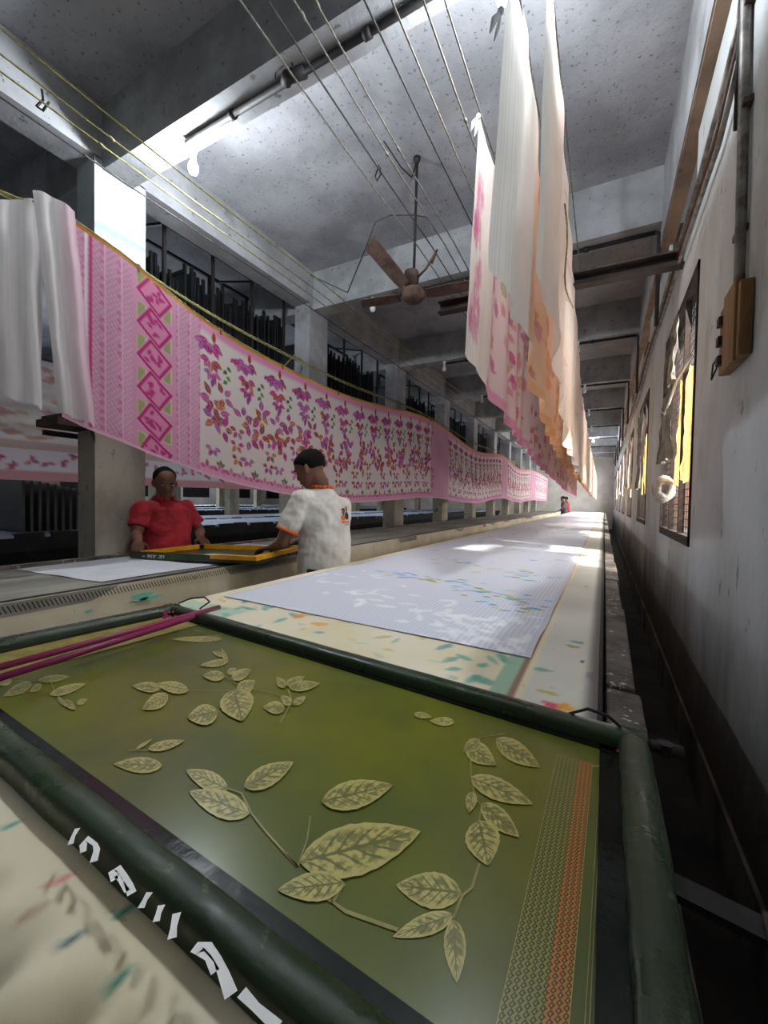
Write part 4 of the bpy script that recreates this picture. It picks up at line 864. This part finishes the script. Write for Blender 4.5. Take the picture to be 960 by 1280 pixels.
# ------------------------------------------------------------------ clotheslines overhead
def line(x, z, y0, y1, sag, mat, label, r=.004, knots=0, seed=0):
    ys = np.linspace(y0, y1, 60); pts = [(x + .01 * noise1([y * .3], seed)[0], y, z - sag * math.sin(PI * ((y - y0) % BAY / BAY)) * .25 - sag * math.sin(PI * (y - y0) / (y1 - y0))) for y in ys]
    t = tag(MB().tube(pts, r, 6).build('clothesline', mat, smooth=True, origin=pts[0]), label, 'clothesline')
    rr = np.random.default_rng(seed + 1)
    for k in range(knots):
        i = 12 + k * 2 % 14; p = Vector(pts[i]) * .5 + Vector(pts[i + 1]) * .5; MB().tube([p - Vector((0, .018, 0)), p, p + Vector((0, .022, -.002))], [.004, .010, .004], 6).build('cord_knot', mat, t, True)
ZL = EYE + 2.02
for i, (px, m_, lab, kn) in enumerate(((320, m_wire, 'overhead cord farthest left of the group crossing the black conduit', 1), (352, m_wired, 'dark overhead cord second from left crossing the black conduit', 1), (385, m_wire, 'overhead cord third from left, knotted below the black conduit', 4), (412, m_wire, 'overhead cord fourth from left in the group crossing the conduit', 3),
                                       (470, m_wired, 'dark overhead cord crossing the bright beam right of centre', 2), (503, m_wire, 'overhead cord just right of the dark one near the fan rod', 1), (541, m_wire, 'thick knotted overhead cord leading toward the hanging magenta saree', 5))):
    p = at(px, 0, z=ZL); line(p.x, ZL, -3.95, 17.5, .10, m_, lab, .0045, kn, i)
for x, lab in ((-.60, 'overhead cord carrying the magenta printed saree'), (-.345, 'overhead cord carrying the orange and white saree'), (-.233, 'overhead cord carrying the peach saree at the right')):
    line(x, EYE + 1.955, -3.95, 4.2 if x > -.5 else 9, .02, m_wire, lab, .004, 0, int(x * -100))
for i, (py, m_, lab) in enumerate(((24, m_wireg, 'uppermost yellow-green cord crossing the left ceiling'), (56, m_wireg, 'second yellow-green cord below the uppermost one at left ceiling'), (80, m_wireg, 'third yellow-green cord crossing the left column top'), (112, m_wired, 'lowest of the four cords crossing the left column top'))):
    p = at(0, py, z=ZL); line(p.x, ZL, -3.95, 17.5, .05, m_, lab, .0045, 2, 20 + i)
s = np.linspace(-3.9, 22.4, 170)
for i, (dx, dz, lab, m_) in enumerate(((.0, .004, 'cord from which the pink floral saree hangs', m_wireg), (-.06, .05, 'yellow-green cord just above the top edge of the pink saree', m_wireg), (-.10, .085, 'second yellow-green cord above the pink saree', m_wireg), (-.16, .12, 'dark cord above the pink saree, highest of its bunch', m_wired))):
    z = EYE + sweep(np.maximum(s, .9), Ys, Zt) * (1 if i == 0 else .5) + (0 if i == 0 else .5 * 1.33) + dz
    tag(MB().tube([(XW + dx, a, b) for a, b in zip(s, z)], .0045, 6).build('clothesline', m_, smooth=True, origin=(XW + dx, -3.9, z[0])), lab, 'clothesline')
tag(MB().tube([(-4.3, a, EYE + 1.225 - .06 * math.sin((a + .2) / 7.6 * PI * 2)) for a in np.linspace(-3.9, 7.6, 50)], .005, 6).build('clothesline', m_wired, smooth=True, origin=(-4.3, 0, 2.4)), 'cord carrying the faded brown saree beyond the nearest column', 'clothesline')
cl = ['on the pink saree line near the first pallu', 'on the pink saree line above the red shirted man', 'on the pink saree line at the start of the floral body', 'on the pink saree line above the white shirted man', 'on the pink saree line where the second panel begins']
for i, y in enumerate((1.5, 2.1, 2.75, 3.6, 6.2)):
    z = EYE + float(sweep(np.array([y]), Ys, Zt)[0]); p = Vector((XW, y, z))
    b = MB().box(XW - .006, XW + .008, y - .006, y + .006, z - .03, z + .012).tube([p + Vector((0, 0, .012)), p + Vector((-.03, .01, .03)), p + Vector((-.05, .03, .02))], .003, 5)
    tag(b.build('cord_tie', m_wood, origin=p), 'small brown cord tie ' + cl[i], 'tie')
tag(MB().tube([(-1.62 - .95, 1.05, 3.31), (-2.58, 1.06, 3.27), (-2.60, 1.04, 3.23), (-2.56, 1.05, 3.20), (-2.57, 1.08, 3.27)], .006, 6).build('cord_loop', m_iron, smooth=True, origin=(-2.58, 1.05, 3.3)), 'black knotted loop hanging from a cord at the top left', 'loop')
# ------------------------------------------------------------------ racks of printing screens between the columns
SZ = 1.83
def screen(t_, y, x0, x1, h, seed):
    r = np.random.default_rng(seed); th = .022
    MB().box(x0, x0 + .03, y - th / 2, y + th / 2, SZ, SZ + h).build('side_bar', m_black, t_); MB().box(x1 - .03, x1, y - th / 2, y + th / 2, SZ, SZ + h).build('side_bar', m_black, t_)
    MB().box(x0 + .03, x1 - .03, y - th / 2, y + th / 2, SZ, SZ + .03).box(x0 + .03, x1 - .03, y - th / 2, y + th / 2, SZ + h - .06, SZ + h - .03).build('cross_bar', m_black, t_)
    MB().box(x0 + .03, x1 - .03, y - .001, y + .001, SZ + .03, SZ + h - .06).build('screen_mesh', m_blackm, t_)
    MB().box(x1 - .028, x1 - .004, y - th * .6, y + th * .6, SZ + h, SZ + h + .018).build('clip', m_glint if seed % 5 == 0 else m_black, t_)
protos = []
for k in range(4):
    t = empty('stored_screen', (-3.6, 2.0, SZ), 'black printing screen stored on edge in the rack above the pink saree', 'screen', 'printing screens stored on the column racks'); screen(t, 2.0, -3.97, -3.50 + .02 * (k % 2), [1.46, 1.56, 1.40, 1.52][k], k); protos.append(t)
used = set(); rr = np.random.default_rng(6)
for bay in range(3):
    ya = 1.55 + BAY * bay + CD + .06; yb = 1.55 + BAY * (bay + 1) - .05
    n = (42, 34, 26)[bay]
    for i in range(n):
        k = int(rr.integers(4)); y = ya + (yb - ya) * (i + .5) / n + rr.uniform(-.006, .006)
        if k not in used: o = protos[k]; used.add(k)
        else: o = copy_tree(protos[k])
        o['label'] = 'black printing screen stored on edge among its row in the %s rack' % ('nearest', 'second', 'third')[bay]
        o.location = (-3.6 + rr.uniform(-.03, .03), y, SZ + .0); o.rotation_euler = (0, 0, rr.uniform(-.012, .012))
far_n = ['nearest', 'second', 'third', 'fourth', 'fifth', 'sixth']
for bay in range(6):
    ya = 1.55 + BAY * bay + CD; yb = 1.55 + BAY * (bay + 1)
    t = empty('screen_rack', (-3.6, (ya + yb) / 2, SZ), 'black steel rack spanning the %s pair of columns above the pink saree' % far_n[bay], 'rack')
    for x in (-3.30, -3.92): MB().box(x - .02, x + .02, ya - .02, yb + .02, SZ - .06, SZ - .002).build('shelf_beam', m_iron, t)
    top = EYE + 2.385
    for x, zt, a, b in ((-3.43, top, ya + .35, yb - .02), (-4.05, top + .15, ya + .2, yb - .02)):
        MB().box(x - .014, x + .014, a, b, zt - .03, zt).build('top_rail', m_iron, t)
        for k in range(4): y = a + .03 + (b - a - .06) * k / 3; MB().box(x - .013, x + .013, y - .013, y + .013, SZ - .002, zt - .03).build('post', m_iron, t)
    for y in (ya + .38, yb - .5): MB().bar((-3.43, y, top - .02), (-4.05, y - .0, top + .12), .022, .022).build('cross_brace', m_iron, t)
    for x in (-3.92, -3.45): MB().box(x - .02, x + .02, ya - .3, yb + .3, SZ - .10, SZ - .06).build('support_beam', m_iron, t)
    g = MB()
    for z in (1.98, 2.12, 2.26): g.tube([(-3.26, ya + .02, z), (-3.26, (ya + yb) / 2, z - .03), (-3.26, yb - .02, z)], .0035, 5)
    for k in range(12): y = ya + .1 + (yb - ya - .2) * k / 11; g.tube([(-3.26, y, 1.95), (-3.26, y, 2.25)], .0025, 5)
    g.build('cord_netting', m_wireg, t)['kind'] = 'stuff'
    if bay >= 3:
        b = MB(); r = np.random.default_rng(bay)
        for k in range(34): y = ya + .05 + (yb - ya - .1) * k / 34; h = r.uniform(1.4, 1.56); b.box(-3.95, -3.44, y - .01, y + .01, SZ, SZ + h)
        b.build('stored_screens', m_black, t)['kind'] = 'stuff'
tag(MB().tube([(-3.2, 3.9, 2.9), (-3.1, 3.6, 2.86), (-3.0, 3.3, 2.62), (-2.95, 3.0, 2.52)], .008, 6).build('rope', m_wireg, smooth=True, origin=(-3.2, 3.9, 2.9)), 'slack yellow-green rope between the second column and the rack', 'rope')
# dark stack of screens standing on a table beyond the nearest column
for k in range(9):
    y = 1.95 + k * .07; o = MB().box(-6.2, -5.2, y - .014, y + .014, TZ + .012, TZ + .56 - .012 * k).build('leaning_screen', m_black, origin=(-5.7, y, TZ)); 
    tag(o, 'black printing screen standing on edge on the pale blue table behind the nearest column', 'screen', 'black screens on the pale blue table')
# ------------------------------------------------------------------ things hanging at the right windows
def rag(name, y0, y1, zt, zb, x, mat, label, seed, amp=.03, taper=0):
    s = np.linspace(y0, y1, 46); w = np.linspace(0, 1, 40); Sg, Wg = np.meshgrid(s, w, indexing='ij')
    X = x - amp * (.2 + Wg) * (.5 + .5 * np.sin(Sg * 40 + 3 * noise2(Sg * 4, Wg * 2, seed))) - .02 * noise2(Sg * 5, Wg * 5, seed + 1)
    c = (y0 + y1) / 2; Yy = c + (Sg - c) * (1 - taper * np.sin(Wg * PI * .9)); Z = zt + (zb - zt) * Wg + .03 * noise1(Sg.ravel() * 6, seed).reshape(Sg.shape) * (Wg > .9) - .05 * (1 - Wg) * np.abs(np.sin((Sg - y0) / (y1 - y0) * PI * 2))
    return tag(grid(name, np.stack([X, Yy, Z], -1), mat, None, None, (x, c, zb)), label, 'sack' if 'sack' in name else 'curtain')
words_ = ['nearest', 'second', 'third', 'fourth', 'fifth', 'sixth']
k = 0
for i, y in enumerate(WIN_Y):
    if y < 1:  # curtains out of view, added to keep direct sun off the foreground
        rag('window_curtain', y - .04, y + WIN_W + .04, WIN_Z1 + .06, WIN_Z0 - .04, .62, m_muslin2, 'unseen pale curtain added to keep direct sun out beside the camera' if y > -1 else 'unseen pale curtain added to keep direct sun out behind the camera', 101 + i, .02, 0)
        continue
    if k >= 6: break
    rag('hanging_sack', y + .62, y + 1.28, 2.47, 1.58 - .12 * (k % 2), .388, m_sack, 'grey-brown sack hung over the far half of the %s right window' % words_[k], 60 + k, .028, .25)
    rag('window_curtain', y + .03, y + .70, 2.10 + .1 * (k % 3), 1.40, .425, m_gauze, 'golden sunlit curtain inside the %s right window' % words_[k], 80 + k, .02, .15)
    if k == 0: rag('hanging_sack', y + .55, y + .95, 2.53, 2.06, .385, m_sack, 'rough brown sack bunched at the top of the nearest right window', 93, .03, -.2)
    k += 1
# white coil of cloth and a rope at the nearest window
b = MB()
c0 = Vector((.352, 3.33, 1.37))
for a in range(4):
    b.tube([c0 + Vector(((.034 + .006 * a) * math.cos(q * 2 * PI / 16), -.03 + .022 * a + .006 * math.sin(q * 2.1), (.050 + .008 * a) * math.sin(q * 2 * PI / 16) + .006 * math.sin(q * 1.3 + a))) for q in range(17)], .016 + .003 * (a % 2), 8)
tag(b.build('rope_coil', m_coil, smooth=True, origin=c0), 'coil of off-white cloth rope hung at the nearest right window grille', 'rope')
tag(MB().tube([(.37, 3.8, 1.98), (.36, 3.5, 1.90), (.37, 3.1, 2.02), (.385, 2.7, 2.06)], .007, 6).build('loose_rope', m_muslin2, smooth=True, origin=(.37, 3.3, 1.9)), 'slack pale rope crossing the nearest right window', 'rope')
# ------------------------------------------------------------------ people
def V3(*a): return Vector(a)
def remesh(o, v, it=3):
    m = o.modifiers.new('remesh', 'REMESH'); m.mode = 'VOXEL'; m.voxel_size = v; m.use_smooth_shade = True
    s = o.modifiers.new('smooth', 'SMOOTH'); s.factor = .5; s.iterations = it
    return o
def limb(b, pts, rs, n=12):
    out = []; P = [Vector(p) for p in pts]
    for i in range(len(P) - 1):
        for k in range(4): out.append((P[i].lerp(P[i + 1], k / 4), rs[i] + (rs[i + 1] - rs[i]) * k / 4))
    out.append((P[-1], rs[-1])); b.tube([p for p, _ in out], [r for _, r in out], n)
    for p, r in zip(P[1:-1], rs[1:-1]): b.ball(p, r * 1.0, 10, 7)
def hand(b, wrist, d, down, thumb_side, curl=.5, k=1.0):
    """palm and five bent fingers; d = pointing direction, down = palm side"""
    d = d.normalized(); side = d.cross(down).normalized() * thumb_side; dn = down.normalized()
    b.loft([(wrist, side * .024 * k, dn * .018 * k), (wrist + d * .03 * k, side * .034 * k, dn * .017 * k), (wrist + d * .065 * k, side * .041 * k, dn * .015 * k), (wrist + d * .088 * k, side * .040 * k, dn * .012 * k)], 12)
    for i, (o, L) in enumerate(((.030, .068), (.011, .078), (-.009, .073), (-.028, .058))):
        p = wrist + d * .082 * k + side * o * k; c = curl * (1 + .12 * i); q = [p]
        for s_, a in ((.42, .25), (.33, .8), (.25, 1.3)):
            dd = d * math.cos(c * a) + dn * math.sin(c * a) + side * o * 1.2; q.append(q[-1] + dd * L * s_ * k)
        b.tube(q, [.0092 * k, .0088 * k, .008 * k, .0062 * k], 8); b.ball(q[-1], .0064 * k, 6, 5)
    p = wrist + d * .028 * k + side * .026 * k; t1 = (d * .6 + side * .75 + dn * .2).normalized(); t2 = (d * .95 + side * .2 + dn * .35).normalized()
    b.tube([p, p + t1 * .036 * k, p + t1 * .036 * k + t2 * .030 * k, p + t1 * .036 * k + t2 * .052 * k], [.0125 * k, .011 * k, .0095 * k, .007 * k], 8)
HEADP = [(0, .024, .022, .052), (.06, .040, .042, .040), (.14, .050, .060, .027), (.24, .058, .078, .014), (.36, .065, .090, .005), (.5, .070, .097, 0), (.64, .073, .100, -.004), (.76, .071, .096, -.007), (.87, .060, .080, -.010), (.95, .040, .053, -.012), (1, .012, .016, -.013)]
def human(root, J, F, hf, skin, hair, shirt, trouser, cuff=None, collar=None, bald=False, voxel=.006, detail=True, hem=.765, girth=1.0):
    F = Vector(F).normalized(); U = V3(0, 0, 1); Ls = U.cross(F).normalized()     # Ls: the figure's left
    hf = Vector(hf).normalized(); hs = U.cross(hf).normalized(); hu = hf.cross(hs).normalized()
    hc = Vector(J['head']); H = .225; chin = hc - hu * H * .5
    b = MB()
    b.loft([(chin + hu * H * t + hf * off, hs * w_, hf * d_) for t, w_, d_, off in HEADP], 20)
    nb = Vector(J['neck'])
    limb(b, [nb - U * .03, nb + (hc - nb) * .35 - hf * .012, hc - hf * .018 - hu * .03], [.064, .056, .054], 14)
    nt = chin + hu * H * .46 + hf * .094
    b.loft([(nt + hu * .018 - hf * .006, hs * .008, hu * .006), (nt + hf * .004, hs * .010, hu * .009), (nt - hu * .018 + hf * .016, hs * .015, hu * .010), (nt - hu * .028 + hf * .002, hs * .016, hu * .006)], 10)
    for s in (1, -1):
        b.ball(chin + hu * H * .46 + hs * s * .072 - hf * .008, (.012, .022, .030), 8, 7)
        b.ball(chin + hu * H * .57 + hs * s * .03 + hf * .082, (.022, .012, .008), 8, 5)
    b.ball(chin + hu * H * .22 + hf * .088, (.022, .012, .008), 8, 5)
    ch, pv = Vector(J['chest']), Vector(J['pelvis'])
    def ring(p, a, c): return (p, Ls * a * girth, F * c * girth)
    tors = [ring(pv - U * .06, .155, .105), ring(pv, .165, .115), ring(pv.lerp(ch, .4), .150, .108), ring(pv.lerp(ch, .7), .160, .112), ring(ch, .172, .115), ring(ch + U * .09, .165, .10), ring(nb - U * .035, .12, .075), ring(nb, .062, .058)]
    b.loft(tors, 22)
    for s, n in ((1, 'L'), (-1, 'R')):
        sh, el, wr = Vector(J['sh' + n]), Vector(J['el' + n]), Vector(J['wr' + n])
        limb(b, [nb + (sh - nb) * .4 - U * .03, sh, sh.lerp(el, .5), el, el.lerp(wr, .35), wr], [.06, .056, .046, .039, .038, .026])
        hd = Vector(J['hd' + n]); hand(b, wr, hd, Vector(J.get('pd' + n, (0, 0, -1))), s * -1 if True else s, J.get('curl', .55))
        hp, kn, an = Vector(J['hip' + n]), Vector(J['kn' + n]), Vector(J['an' + n])
        limb(b, [hp, hp.lerp(kn, .5), kn, kn.lerp(an, .35), an], [.085, .075, .056, .056, .038])
        b.loft([(an + U * -.03 - F * .05, Ls * .03, U * .03), (an - U * .045 + F * .0, Ls * .036, U * .036), (an - U * .055 + F * .09, Ls * .042, U * .026), (an - U * .062 + F * .16, Ls * .03, U * .016)], 10)
    body = remesh(b.build('body', skin, root, True), voxel, 3)
    # shirt
    g = MB(); e = .014
    def r2(p, a, c, k=1.0): return (p, Ls * (a + e) * girth * k, F * (c + e) * girth * k)
    hz = pv.copy(); hz.z = hem
    g.loft([r2(hz, .172, .128, 1.03), r2(pv, .172, .124), r2(pv.lerp(ch, .25), .166, .122), r2(pv.lerp(ch, .6), .160, .114), r2(ch, .174, .116), r2(ch + U * .09, .168, .102), r2(nb - U * .04, .13, .078), r2(nb - U * .004, .066, .062), r2(nb + U * .012, .052, .05)], 26)
    for s, n in ((1, 'L'), (-1, 'R')):
        sh, el = Vector(J['sh' + n]), Vector(J['el' + n]); q = sh.lerp(el, .70)
        limb(g, [nb + (sh - nb) * .45 - U * .035, sh, sh.lerp(el, .35), q], [.068, .070, .068, .066], 14)
    so = remesh(g.build('shirt', shirt, root, True), max(voxel, .007), 2)
    if detail:
        tx = bpy.data.textures.new('folds', 'CLOUDS'); tx.noise_scale = .11; tx.noise_depth = 2
        dm = so.modifiers.new('folds', 'DISPLACE'); dm.texture = tx; dm.strength = .034; dm.mid_level = .5
    for n in 'LR':
        if cuff:
            sh, el = Vector(J['sh' + n]), Vector(J['el' + n]); MB().tube([sh.lerp(el, .675), sh.lerp(el, .735)], [.071, .0715], 18).build('sleeve_cuff', cuff, so, True)
    if collar:
        cb = MB()
        for k in range(15):
            a0, a1 = k / 15 * 2 * PI, (k + 1) / 15 * 2 * PI
            if collar[1] and abs(math.sin(a0)) < .2 and math.cos(a0) > 0: continue
            pp = []
            for a in (a0, a1):
                d = F * math.cos(a) + Ls * math.sin(a); c_ = nb + U * .005
                pp.append((c_ + d * .066 + U * .028, c_ + d * (.094 if collar[1] else .070) + U * (-.012 if collar[1] else .010)))
            cb.poly([pp[0][1], pp[1][1], pp[1][0], pp[0][0]], .005, (F * math.cos(a0) + Ls * math.sin(a0)))
        cb.build('collar', collar[0], so, True)
    # trousers
    g = MB()
    g.loft([(pv + U * .03, Ls * .158, F * .112), (pv - U * .05, Ls * .168, F * .122), (pv - U * .13, Ls * .165, F * .118), (pv - U * .18, Ls * .10, F * .09)], 20)
    for n in 'LR':
        hp, kn, an = Vector(J['hip' + n]), Vector(J['kn' + n]), Vector(J['an' + n]); limb(g, [hp, hp.lerp(kn, .5), kn, an + U * .01], [.096, .088, .070, .062])
    remesh(g.build('trousers', trouser, root, True), max(voxel, .008), 2)
    # hair
    h = MB()
    if not bald:
        h.loft([(chin + hu * H * t + hf * (off - back), hs * (w_ + .006), hf * (d_ + .006) * fz) for t, w_, d_, off, back, fz in
                ((.40, .058, .050, 0, .050, .9), (.5, .071, .070, 0, .034, 1), (.62, .075, .086, -.004, .020, 1), (.72, .074, .095, -.007, .008, 1), (.82, .068, .090, -.009, .0, 1.02), (.92, .052, .069, -.012, 0, 1.05), (1.0, .028, .036, -.013, 0, 1.1), (1.045, .008, .01, -.013, 0, 1))], 20)
    else:
        h.loft([(chin + hu * H * t + hf * (off - back), hs * (w_ + .006), hf * (d_ + .006) * fz) for t, w_, d_, off, back, fz in
                ((.40, .056, .050, 0, .050, .9), (.5, .070, .068, 0, .036, 1), (.62, .074, .080, -.004, .022, 1), (.75, .074, .086, -.007, .013, 1), (.86, .063, .076, -.009, .009, 1), (.95, .042, .052, -.012, .006, 1), (1.03, .012, .016, -.013, .004, 1))], 20)
    remesh(h.build('hair', hair, root, True), max(voxel, .006), 2)
    if detail:
        for s in (1, -1):
            ec = chin + hu * H * .50 + hs * s * .031 + hf * .083
            ey = MB().ball(ec, .0115, 10, 7).build('eye', m_eyewhite, root, True)
            MB().ball(ec + hf * .0070 - hu * .002, .0068, 8, 6).build('iris', m_iris, ey, True)
            MB().tube([ec + hu * .017 - hs * s * .016 + hf * .010, ec + hu * .021 + hf * .011, ec + hu * .016 + hs * s * .018 + hf * .003], [.003, .0042, .002], 6).build('eyebrow', hair, root, True)
        mc = chin + hu * H * .215 + hf * .0985
        MB().tube([mc - hs * .022 - hf * .008, mc, mc + hs * .022 - hf * .008], [.002, .0045, .002], 6).build('lips', m_lips, root, True)
    return so
m_skin1 = M('brown_skin', (122, 82, 62), (104, 68, 52), 9, 3, .55); m_skin2 = M('warm_brown_skin', (118, 78, 58), (102, 66, 48), 9, 3, .55)
m_hair = M('black_hair', (18, 16, 15), (10, 9, 9), 60, 4, .8, .5, 120, spec=.15); m_eyewhite = M('eye_white', (150, 140, 130), rough=.4); m_iris = M('dark_iris', (30, 20, 16), rough=.2); m_lips = M('lips', (104, 60, 52), rough=.5)
m_shirtw = M('white_tee_shirt', (226, 222, 212), (208, 203, 192), 6, 5, .9, .1, 60, stains=[((150, 140, 130), 14, .68, .05, .6), ((160, 120, 160), 5, .72, .04, .5)])
m_orange = M('orange_trim', (232, 104, 30), rough=.8); m_red = M('red_polo_shirt', (170, 32, 44), (148, 26, 38), 5, 4, .85, .15, 90)
m_redc = M('red_collar', (168, 26, 40), rough=.85); m_trous = M('dark_trousers', (46, 40, 38), (34, 30, 28), 6, 4, .9); m_grey = M('dark_grey_shirt', (60, 56, 58), rough=.9); m_maroon = M('maroon_shirt', (140, 36, 48), rough=.9)
t = empty('person', (-1.56, 2.13, 0), 'person in white tee shirt with orange cuffs leaning over the screen, back turned', 'person')
so = human(t, dict(head=(-1.655, 2.085, 1.455), neck=(-1.585, 2.12, 1.315), chest=(-1.565, 2.135, 1.14), pelvis=(-1.57, 2.14, .90), shL=(-1.625, 1.96, 1.245), shR=(-1.545, 2.265, 1.215), elL=(-1.70, 1.885, .995), elR=(-1.71, 2.255, .985), wrL=(-1.83, 1.935, .955), wrR=(-1.87, 2.23, .96), hdL=(-1, .1, -.22), hdR=(-1, -.25, -.25),
             hipL=(-1.545, 2.05, .84), hipR=(-1.545, 2.23, .84), knL=(-1.60, 2.05, .47), knR=(-1.60, 2.24, .47), anL=(-1.56, 2.05, .095), anR=(-1.56, 2.25, .095)), (-.955, .29, 0), (-.86, -.20, -.42), m_skin1, m_hair, m_shirtw, m_trous, m_orange, (m_orange, False))
# flat picture printed on the back of the shirt, following its surface
pb = MB(); pk = MB(); pd = MB(); po = MB()
def bk(dy, z): 
    a = dy / .19; B_ = V3(.957, -.29, 0); return V3(-1.56, 2.135, z) + B_ * (.150 * math.sqrt(max(0, 1 - a * a))) + V3(.29, .957, 0) * dy
def patch(b, cy, cz, ry, rz, n=14):
    c_ = bk(cy, cz); q = [bk(cy + ry * math.cos(2 * PI * i / n), cz + rz * math.sin(2 * PI * i / n)) for i in range(n)]
    b.add([c_] + [c_.lerp(x, .5) for x in q] + q, [(0, 1 + i, 1 + (i + 1) % n) for i in range(n)] + [(1 + i, 1 + n + i, 1 + n + (i + 1) % n, 1 + (i + 1) % n) for i in range(n)])
DY = .045
patch(pb, DY, 1.185, .014, .020); patch(pb, DY + .037, 1.205, .014, .021); patch(pd, DY, 1.203, .014, .007); patch(po, DY - .003, 1.150, .024, .018); patch(pd, DY + .041, 1.160, .026, .026)
po.stroke([bk(DY - .02 + .014 * i, 1.122) for i in range(8)], .012, (1, 0, 0), .0); pk.stroke([bk(DY + .01 + .008 * i, 1.104) for i in range(4)], .008, (1, 0, 0), .0); pk.stroke([bk(DY + .045 + .008 * i, 1.104) for i in range(4)], .008, (1, 0, 0), .0)
for n_, (b_, mm) in enumerate(((po, m_orange), (pd, m_iron), (pb, m_skin1), (pk, m_galv))):
    o = b_.build('printed_picture' if b_ is not pk else 'printed_lettering', mm, so); sw = o.modifiers.new('wrap', 'SHRINKWRAP'); sw.target = so; sw.wrap_mode = 'ABOVE_SURFACE'; sw.offset = .002 + .0008 * n_; o['kind'] = 'stuff'
t = empty('person', (-2.99, 1.985, 0), 'person in red polo shirt facing the camera, both hands on the yellow edged screen', 'person')
human(t, dict(head=(-2.925, 1.955, 1.365), neck=(-2.96, 1.97, 1.235), chest=(-2.958, 1.985, 1.07), pelvis=(-2.962, 2.0, .86), shL=(-2.96, 2.145, 1.165), shR=(-2.945, 1.80, 1.165), elL=(-2.91, 2.25, .985), elR=(-2.905, 1.725, .985), wrL=(-2.78, 2.155, .945), wrR=(-2.775, 1.665, .95), hdL=(.85, -.3, -.25), hdR=(.75, -.5, -.25),
          hipL=(-2.965, 2.09, .80), hipR=(-2.965, 1.915, .80), knL=(-2.94, 2.09, .46), knR=(-2.94, 1.915, .46), anL=(-2.965, 2.10, .095), anR=(-2.965, 1.905, .095)), (.97, -.22, 0), (.86, -.34, -.28), m_skin2, m_hair, m_red, m_trous, None, (m_redc, True), bald=True, girth=1.0, hem=.78)
for x, y, lab, sm_ in ((-1.60, 20.2, 'small distant person in dark grey shirt at far end of the tables', m_grey), (-1.58, 21.6, 'small distant person in maroon shirt at far end of the tables', m_maroon)):
    t = empty('person', (x, y, 0), lab, 'person'); P_ = lambda a, b_, c: (x + a, y + b_, c)
    human(t, dict(head=P_(-.05, -.02, 1.48), neck=P_(-.02, 0, 1.36), chest=P_(0, 0, 1.2), pelvis=P_(.02, 0, .92), shL=P_(-.0, -.18, 1.29), shR=P_(0, .18, 1.29), elL=P_(-.05, -.2, 1.04), elR=P_(-.05, .2, 1.04), wrL=P_(-.17, -.14, .96), wrR=P_(-.17, .14, .96), hdL=(-1, 0, -.3), hdR=(-1, 0, -.3),
          hipL=P_(.02, -.09, .86), hipR=P_(.02, .09, .86), knL=P_(-.0, -.09, .48), knR=P_(0, .09, .48), anL=P_(.02, -.09, .095), anR=P_(.02, .09, .095)), (-1, 0, 0), (-1, 0, -.2), m_skin2, m_hair, sm_, m_trous, voxel=.015, detail=False)
